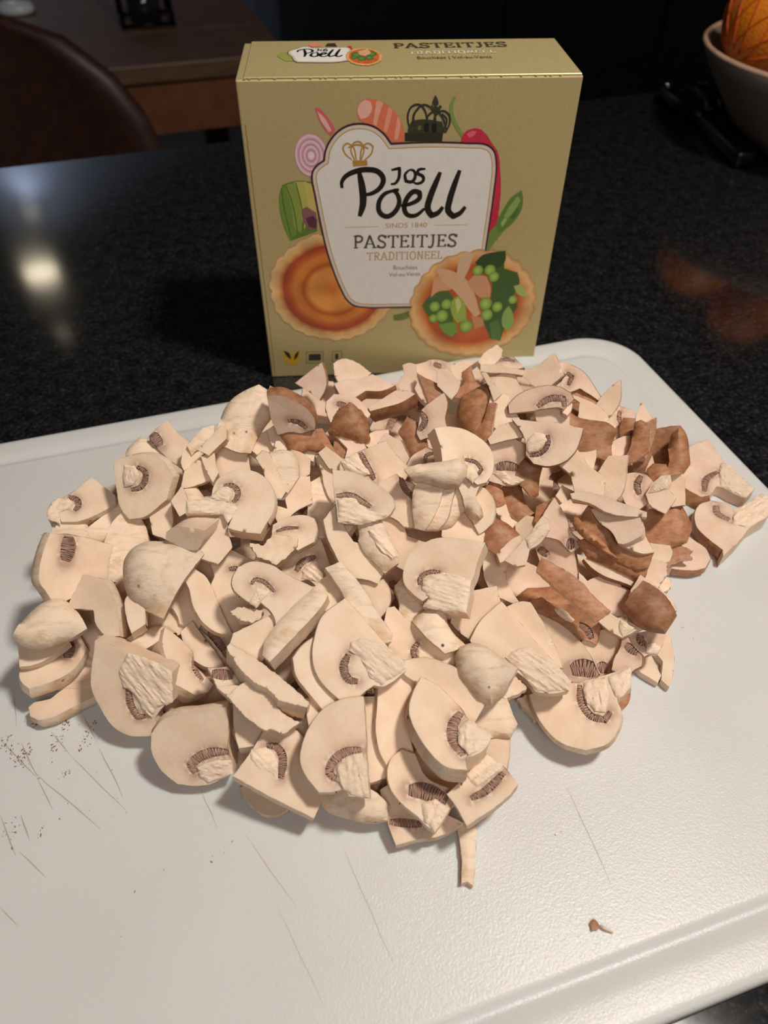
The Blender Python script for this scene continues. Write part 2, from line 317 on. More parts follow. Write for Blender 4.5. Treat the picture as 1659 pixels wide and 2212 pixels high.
 (63.6, 254.6, 28.8, 0.14, -0.01, 4.7, 1, 'w', 'slice buried under the ragged cream stem right of the upright brown strip'),
 (-61.6, 177.1, 24.7, -0.01, 0.02, 4.42, 2, 'w', 'slice buried under the round slice with a small pinhole gill, under the curled-gill slice'),
 (16.8, 188.7, 24.7, 0.23, 0.18, 2.24, 2, 'w', 'slice buried under the centre slice with thin curled gill and fluffy torn stem'),
 (-93.0, 183.2, 22.7, -0.07, -0.07, 0.63, 2, 'w', 'slice buried under the thin half-moon tucked behind the smooth half-moon slice'),
 (-13.8, 117.5, 15.0, 0.06, 0.13, 5.55, 0, 'w', 'slice buried under the peach chunk in the gap right of the shredded slab'),
 (2.6, 216.7, 28.8, -0.07, 0.04, 1.85, 3, 'w', 'slice buried under the tapered half slice with long straight gill line, centre')]
BOWLX = 0.39
BOWLY = 0.7
BOWLR = 0.125
BOWLH = 0.08
ORANGES = [(-0.075, 0.005, 0.098, 0.042, 'netted orange nearest the rim at the left of the bowl'), (-0.03, 0.078, 0.095, 0.038, 'netted orange at the back left of the bowl'), (-0.02, -0.068, 0.095, 0.04, 'netted orange at the front of the bowl'), (0.05, 0.005, 0.08, 0.042, 'netted orange at the right of the bowl'), (-0.012, 0.003, 0.155, 0.04, 'topmost netted orange of the bowl')]
ART_DATA = """
D|F|onion_picture|1:c77a93 .9:e9cfd6 .72:c9819b .66:ecd5db .48:c77d98 .42:ecd3da .24:c87f99 .17:edd8de 0:efe0e4|30.2,121.2 7.6 9.6 0
P|F|prawn_tail_picture|d9656a|33.1,141.3 34.8,141.1 38.3,137.8 41.8,132.3 39.7,129.5 37.2,132.0 34.9,136.1
P|F|prawn_tail_picture|eab3ad|34.0,140.0 37.3,136.9 40.0,131.8 38.8,131.1 35.7,135.6
P|F|prawn_picture|e3785a|51.5,139.5 52.4,142.6 55.1,144.4 60.0,144.1 64.9,142.0 69.4,137.7 72.2,132.3 72.9,126.4 67.0,126.5 64.5,129.6 60.0,132.5 55.0,134.6 52.1,136.1
P|F|prawn_picture|efb7a6|51.7,139.7 53.0,142.8 55.1,144.2 57.5,143.4 58.2,140.7 56.0,137.1 53.1,136.4
P|F|prawn_picture|f0a98f|60.0,143.4 61.0,143.8 63.1,142.8 61.6,138.9 60.0,133.4 58.6,134.3
P|F|prawn_picture|ee9d83|65.4,141.4 67.1,140.1 66.1,135.2 64.8,130.5 63.2,131.3 64.4,137.0
P|F|prawn_picture|f0a58c|69.4,137.4 70.7,135.1 69.7,127.6 68.0,127.6 68.8,133.3
P|F|crown_picture|2e2f22|72.8,130.4 90.2,130.1 89.9,126.5 72.9,126.8
P|F|crown_picture|3c3b2a|74.5,133.2 75.9,135.0 80.9,135.9 89.4,134.8 91.2,130.1 74.0,130.2
S|F|crown_picture|33342a|.9|74.5,133.2 74.0,137.8 75.7,141.2 79.1,141.8 81.9,138.6 82.7,134.0
S|F|crown_picture|33342a|.9|91.2,130.1 92.9,134.8 91.9,138.0 89.1,139.2 86.3,137.2 85.5,133.9
S|F|crown_picture|33342a|.9|75.9,134.1 77.7,139.6 81.1,141.8 85.7,138.6 86.5,133.9
S|F|crown_picture|33342a|.9|91.7,131.0 89.3,136.7 86.7,139.0 83.3,137.7 82.4,134.0
S|F|crown_picture|33342a|.9|77.2,133.1 76.6,137.8 78.7,140.5
S|F|crown_picture|33342a|.9|90.2,130.6 91.4,135.7 89.2,138.1
P|F|crown_picture|3a3a2c|84.7,139.0 88.2,139.0 86.7,141.3 87.5,142.2 86.9,144.1 85.8,145.7 85.0,144.2 84.5,142.4 85.6,141.3
P|F|crown_picture|44432f|83.2,141.1 84.6,141.7 85.8,140.4 84.7,139.5
P|F|crown_picture|44432f|86.8,140.4 88.0,141.7 89.0,141.1 88.1,139.4
P|F|crown_picture|6b6647|78.5,133.1 80.0,133.6 80.2,131.7 78.6,131.4
P|F|crown_picture|15160f|81.4,134.0 83.4,134.4 83.6,130.7 81.6,130.7
P|F|crown_picture|15160f|84.9,134.1 87.0,133.9 87.0,130.4 85.1,130.6
S|F|chilli_picture|7f9a4c|1.6|94.4,144.9 93.2,141.6 93.7,137.5 95.8,133.3 98.6,129.5 100.1,127.6
P|F|chilli_picture|c92f45|98.4,126.0 99.4,129.5 102.3,131.4 106.3,131.6 110.1,128.9 112.5,125.8 116.2,121.0 118.2,112.9 119.5,104.6 119.9,93.8 117.1,93.8 115.7,113.0 112.5,121.1
P|F|chilli_picture|e0667a|100.9,129.5 103.3,130.7 105.4,130.5 104.5,128.9 102.1,127.8
P|F|chilli_picture|c22a44|114.7,97.4 118.5,97.3 119.9,91.5 119.7,84.6 120.9,79.0 118.6,79.1 115.8,82.7
S|F|asparagus_picture|6f8d45|5.5|114.7,74.3 118.0,80.6 122.2,86.5 126.8,92.3
P|F|asparagus_picture|5f7f3c|119.1,86.6 121.4,93.4 124.9,100.0 129.6,103.7 131.0,99.0 130.6,93.2 126.1,86.4 121.2,82.6
P|F|asparagus_picture|8aa65a|122.6,91.4 124.9,96.2 128.1,100.9 129.8,99.0 127.2,93.3 123.8,89.0
P|F|asparagus_picture|4c6a31|125.6,90.4 128.8,95.2 130.0,93.7 127.2,89.4
P|F|asparagus_picture|9db56b|121.5,88.0 123.2,90.5 124.3,89.0 122.3,85.5
P|F|artichoke_picture|5f7d35|13.8,102.3 15.9,108.2 19.6,109.4 23.8,110.1 31.0,109.2 31.0,85.6 21.6,82.3 17.2,80.9 14.6,88.9
P|F|artichoke_picture|6f8d3c|13.9,102.2 16.3,107.7 20.2,104.9 21.2,95.5 20.9,84.9 17.2,81.4 14.6,90.9
P|F|artichoke_picture|8a9c48|17.2,108.1 22.3,109.4 24.3,103.0 24.4,93.6 23.0,84.8 20.3,86.8 19.5,96.5
P|F|artichoke_picture|b5b35a|21.5,109.6 27.4,109.7 27.8,102.9 27.2,93.5 24.8,86.7 23.6,93.6 23.7,103.0
P|F|artichoke_picture|c9b765|26.0,109.3 31.4,108.3 31.8,99.1 31.1,87.6 27.2,86.7 27.4,97.3
S|F|artichoke_picture|4f6a2a|.5|15.3,106.8 15.8,97.5 18.0,82.4
S|F|artichoke_picture|4f6a2a|.5|17.7,108.1 20.1,98.4 21.4,84.8
S|F|artichoke_picture|4f6a2a|.5|22.3,109.4 24.0,99.2 24.5,88.7
P|F|artichoke_picture|8a5d5f|23.8,96.4 26.5,97.8 31.0,94.8 31.1,87.6 27.2,86.5 24.6,90.2
P|F|artichoke_picture|5d2f44|25.7,92.1 29.1,93.5 31.3,91.0 30.4,87.1 27.0,87.9
S|F|leaf_picture|6c7a3a|4|69.1,36.2 74.9,37.2 78.0,38.9
D|F|pastry_picture|1:c98d4c .97:e8c48c .86:dda763 .80:a8432a .72:bb5428 .62:d98338 .54:d07c32 .48:b5561f .38:dc9145 .2:dc8f42 0:cf6f2c|37.2,53.9 31.9 29.8 26
B|F|badge|47202a|29.5,111.1 30.2,114.6 32.5,117.3 35.6,119.3 36.4,123.3 38.7,127.7 42.8,131.9 48.1,134.4 54.3,134.8 59.4,133.4 63.6,130.4 66.9,126.2 82.5,126.6 101.6,125.9 110.7,125.0 114.4,122.3 116.3,116.9 116.7,101.8 116.2,85.8 115.7,72.5 115.3,58.5 114.4,47.8 112.3,43.0 107.7,41.7 81.4,42.2 69.0,42.3 54.2,42.7 48.0,44.0 43.9,47.7 41.0,53.9 37.8,63.2 34.6,75.7 32.2,90.0 30.4,103.5
S|F|crown_emblem|b98a3e|.75|48.7,119.1 45.6,122.0 44.9,124.8 46.8,126.4 49.3,124.9 50.8,119.0
S|F|crown_emblem|b98a3e|.75|50.0,119.0 48.4,123.7 50.2,126.7 52.7,126.7 54.3,123.6 53.0,119.0
S|F|crown_emblem|b98a3e|.75|52.5,119.0 53.9,124.9 56.4,126.2 58.5,124.8 57.7,121.8 54.7,119.0
S|F|crown_emblem|b98a3e|.75|47.2,124.6 51.4,125.7 56.4,124.0
P|F|crown_emblem|b98a3e|48.9,118.9 55.7,118.9 55.9,116.5 49.3,116.2
S|F|brand_lettering|15120f|2.6|43.8,106.3 43.7,108.9 45.5,111.6 50.3,113.9 56.1,114.6 60.8,113.5 63.2,110.2 61.9,106.4 57.8,103.6 53.6,102.9
S|F|brand_lettering|15120f|3.4|52.0,113.6 53.4,105.3 53.5,98.6 51.8,92.6
S|F|brand_lettering|15120f|2.5|68.1,104.8 63.7,103.1 61.1,98.9 61.7,94.2 65.1,92.3 68.9,94.5 70.9,99.0 69.9,103.0 68.1,104.8 70.7,105.1
S|F|brand_lettering|15120f|2.5|71.8,97.4 76.7,98.4 80.6,101.0 80.5,103.6 77.8,104.1 74.6,100.9 73.4,96.4 75.0,93.0 78.9,92.5 83.3,95.8
S|F|brand_lettering|15120f|3.1|89.9,112.9 88.0,107.8 85.7,101.3 84.8,95.8 86.8,92.3 89.9,93.6 92.2,96.5
S|F|brand_lettering|15120f|3.1|99.0,113.6 96.9,106.6 95.2,99.6 94.9,94.4 97.5,91.6 100.6,93.1 103.1,96.3
S|F|brand_lettering|15120f|1.6|66.9,114.2 70.8,115.0 70.4,110.3 68.7,108.0 66.7,107.8
S|F|brand_lettering|15120f|1.6|75.3,114.2 73.4,112.0 73.9,109.0 76.6,108.7 78.2,111.0 77.3,113.8 75.3,114.2
S|F|brand_lettering|15120f|1.6|82.9,114.5 79.6,114.0 79.1,112.5 82.0,110.7 81.8,108.8 79.0,107.8 77.4,108.5
S|F|divider_line|c9a878|.35|44.5,87.2 61.3,87.3
S|F|divider_line|c9a878|.35|88.2,87.4 104.8,87.3
T|F|lettering|b8893f|SINDS 1840|sans|64.3,86.5 84.8,86.5 64.2,88.9
T|F|lettering|57524c|PASTEITJES|slab|48.5,76.4 100.3,76.1 48.5,82.9
T|F|lettering|c2ab80|TRADITIONEEL|slab|55.2,69.8 93.4,69.8 55.0,74.0
T|F|lettering|6a645e|Bouchées|sans|68.4,64.4 80.9,64.3 68.4,66.7
T|F|lettering|6a645e|Vol-au-Vents|sans|66.3,60.6 82.4,60.7 66.3,62.9
D|F|pastry_picture|1:c98f50 .95:e5b980 .86:dca160 .82:d2803c .74:b9502a .5:c0602e 0:b85a30|111.4,42.6 32.8 30.7 26
P|F|pastry_picture|4c6a34|84.2,43.4 88.1,49.0 96.1,53.4 100.7,47.5 101.7,33.4 104.5,24.7 97.9,26.1 93.1,33.6 87.6,37.4
P|F|pastry_picture|3f5f2c|109.6,64.0 115.1,70.3 125.3,73.2 126.0,63.6 133.4,61.2 135.2,55.6 133.3,46.6 136.1,41.9 130.4,27.6 129.1,20.1 123.4,21.5 117.4,37.7 120.7,47.0 120.4,58.3
P|F|pastry_picture|2f4a24|110.4,67.2 114.0,71.2 120.8,72.8 125.6,73.2 126.1,67.9 122.9,63.7 115.8,63.9
P|F|pastry_picture|d9a27c|88.7,47.9 89.7,59.1 95.6,62.2 102.3,54.3 98.3,52.2 92.1,51.2
P|F|pastry_picture|dcb08c|90.4,64.0 94.4,64.4 107.2,57.5 116.3,37.7 113.3,35.4 100.4,52.1 94.4,57.3
P|F|pastry_picture|d8b794|101.4,58.8 102.6,69.6 105.8,73.7 109.0,71.5 108.0,65.1 104.7,56.5
P|F|pastry_picture|d29a74|107.3,56.4 111.0,60.7 117.2,59.5 120.2,52.7 120.2,45.8 115.4,47.1 109.6,53.0
P|F|pastry_picture|9db14e|99.8,45.3 102.7,48.6 106.0,46.2 109.1,34.3 104.0,32.1 100.9,37.0
P|F|pastry_picture|c9d07f|101.8,46.4 103.6,47.5 105.3,42.8 103.5,38.1
P|F|pastry_picture|6f9a3e|93.8,31.8 102.8,33.3 104.6,27.2 101.3,23.5 96.2,27.4
P|F|pastry_picture|8bab55|129.0,38.5 131.3,42.0 134.0,37.2 135.0,29.9 132.2,26.3 129.0,30.1
P|F|pastry_picture|55773a|121.8,31.5 126.4,33.8 128.9,26.4 128.5,20.1 124.0,21.5
P|F|pastry_picture|a5ba6a|132.4,53.5 136.4,54.5 141.3,46.4 135.1,48.8
P|F|pastry_picture|c98f66|111.1,36.7 117.6,35.3 119.2,30.4 114.0,28.1
D|F|pastry_picture|1:6f8f3a .7:8fb04a .3:a4c25c 0:b4cf70|91.1,42.6 2.8 3.1 0
D|F|pastry_picture|1:6f8f3a .7:8fb04a .3:a4c25c 0:b4cf70|97.3,43.9 2.8 3.1 0
D|F|pastry_picture|1:6f8f3a .7:8fb04a .3:a4c25c 0:b4cf70|95.3,36.9 3.4 3.8 0
D|F|pastry_picture|1:6f8f3a .7:8fb04a .3:a4c25c 0:b4cf70|90.6,35.5 2.3 2.6 0
D|F|pastry_picture|1:6f8f3a .7:8fb04a .3:a4c25c 0:b4cf70|109.0,30.1 3.6 4.0 0
D|F|pastry_picture|1:6f8f3a .7:8fb04a .3:a4c25c 0:b4cf70|112.3,62.9 2.8 2.9 0
D|F|pastry_picture|1:6f8f3a .7:8fb04a .3:a4c25c 0:b4cf70|118.7,62.9 2.9 3.1 0
D|F|pastry_picture|1:6f8f3a .7:8fb04a .3:a4c25c 0:b4cf70|121.2,59.1 2.7 2.9 0
D|F|pastry_picture|1:6f8f3a .7:8fb04a .3:a4c25c 0:b4cf70|118.4,43.6 3.5 3.9 0
D|F|pastry_picture|1:6f8f3a .7:8fb04a .3:a4c25c 0:b4cf70|125.0,41.4 2.8 3.1 0
D|F|pastry_picture|1:6f8f3a .7:8fb04a .3:a4c25c 0:b4cf70|119.8,36.8 3.2 3.6 0
D|F|pastry_picture|1:6f8f3a .7:8fb04a .3:a4c25c 0:b4cf70|132.9,45.5 2.3 2.6 0
P|F|certification_mark|c7a02c|8.6,17.4 13.0,15.4 15.2,17.1 17.2,15.8 16.1,8.8 12.9,8.0 8.4,9.4 7.7,13.7
P|F|certification_mark|2b2a22|8.1,17.7 11.0,16.1 12.2,11.7 10.3,13.0
P|F|certification_mark|2b2a22|16.8,17.4 14.6,15.3 13.2,11.1 15.4,12.9
P|F|certification_mark|3a352a|22.0,14.8 28.7,14.8 28.5,10.5 21.7,10.5
P|F|certification_mark|3a352a|36.7,14.6 38.5,14.5 38.4,11.1 36.5,10.9
S|F|certification_mark|4d462f|.25|20.8,16.3 30.1,16.3 29.7,9.0 20.3,9.0 20.8,16.3
S|F|certification_mark|5d5638|.25|35.2,16.1 40.4,16.3 40.1,9.5 34.9,9.4 35.2,16.1
P|T|artichoke_picture|9aa052|16.6,31.7 18.0,37.7 22.0,36.1 24.5,22.2 20.4,23.0
P|T|prawn_picture|e08a6c|30.5,48.1 32.6,51.8 37.3,50.1 36.8,45.7 32.1,44.4
P|T|crown_picture|33342a|38.5,45.2 39.4,50.1 43.1,50.7 44.1,44.6
P|T|chilli_picture|c92f45|48.8,45.2 50.7,45.9 51.2,35.7 50.4,35.0
B|T|badge|47202a|21.2,34.0 21.9,38.9 24.9,41.7 27.4,45.3 31.0,45.1 33.1,42.9 48.7,43.7 50.5,40.7 50.2,28.7 48.8,21.9 44.2,19.7 25.9,20.1 24.3,22.8 23.0,29.0
S|T|brand_lettering|15120f|1.4|25.9,35.9 25.8,37.4 26.4,38.9 28.1,40.2 30.1,40.7 31.8,40.0 32.7,38.1 32.3,35.9 30.8,34.4 29.4,33.9
S|T|brand_lettering|15120f|1.4|28.7,40.1 29.3,35.3 29.4,31.7 28.9,28.5
S|T|brand_lettering|15120f|1.4|34.4,35.0 32.9,34.0 32.0,31.8 32.2,29.3 33.4,28.3 34.7,29.4 35.3,31.8 35.0,34.0 34.4,35.0 35.3,35.2
S|T|brand_lettering|15120f|1.4|35.6,30.9 37.3,31.5 38.7,32.9 38.7,34.3 37.8,34.6 36.6,32.8 36.2,30.4 36.7,28.6 38.0,28.3 39.5,30.1
S|T|brand_lettering|15120f|1.4|42.2,39.6 41.4,36.6 40.4,33.0 40.0,30.0 40.6,28.2 41.7,28.9 42.5,30.4
S|T|brand_lettering|15120f|1.4|45.4,39.9 44.4,35.9 43.6,32.1 43.3,29.3 44.2,27.9 45.2,28.6 46.2,30.3
S|T|brand_lettering|15120f|.8|34.0,40.4 35.4,40.8 35.2,38.1 34.6,36.8 33.9,36.7
S|T|brand_lettering|15120f|.8|37.0,40.4 36.3,39.1 36.5,37.3 37.4,37.2 38.0,38.5 37.7,40.1 37.0,40.4
S|T|brand_lettering|15120f|.8|39.7,40.5 38.6,40.2 38.3,39.3 39.3,38.3 39.2,37.2 38.2,36.6 37.7,37.0
D|T|pastry_picture|1:c98f50 .9:e0b070 .8:c4602e 0:c0682f|56.0,28.1 8.1 13.5 20
D|T|pastry_picture|1:3f5f2c .6:5d7f3a 0:6f8f48|52.5,30.3 2.2 4.3 0
D|T|pastry_picture|1:3f5f2c .6:5d7f3a 0:6f8f48|56.7,34.7 2.0 3.9 0
D|T|pastry_picture|1:3f5f2c .6:5d7f3a 0:6f8f48|59.6,31.8 2.2 4.3 0
D|T|pastry_picture|1:3f5f2c .6:5d7f3a 0:6f8f48|54.8,25.0 2.0 3.8 0
D|T|pastry_picture|1:3f5f2c .6:5d7f3a 0:6f8f48|58.3,25.6 1.8 3.4 0
D|T|pastry_picture|1:3f5f2c .6:5d7f3a 0:6f8f48|51.3,26.5 1.4 2.7 0
P|T|pastry_picture|d9a882|53.7,36.3 57.9,39.0 59.2,32.5 56.4,28.4 54.0,30.6
T|T|lettering|4a4334|PASTEITJES|slab|70.5,41.1 124.2,42.0 71.2,48.8
T|T|lettering|e6dcc0|TRADITIONEEL|slab|76.7,30.8 117.0,32.0 77.4,35.7
T|T|lettering|5d5138|Bouchées ~ Vol-au-Vents|sans|79.6,23.4 113.8,23.8 80.2,27.5
"""
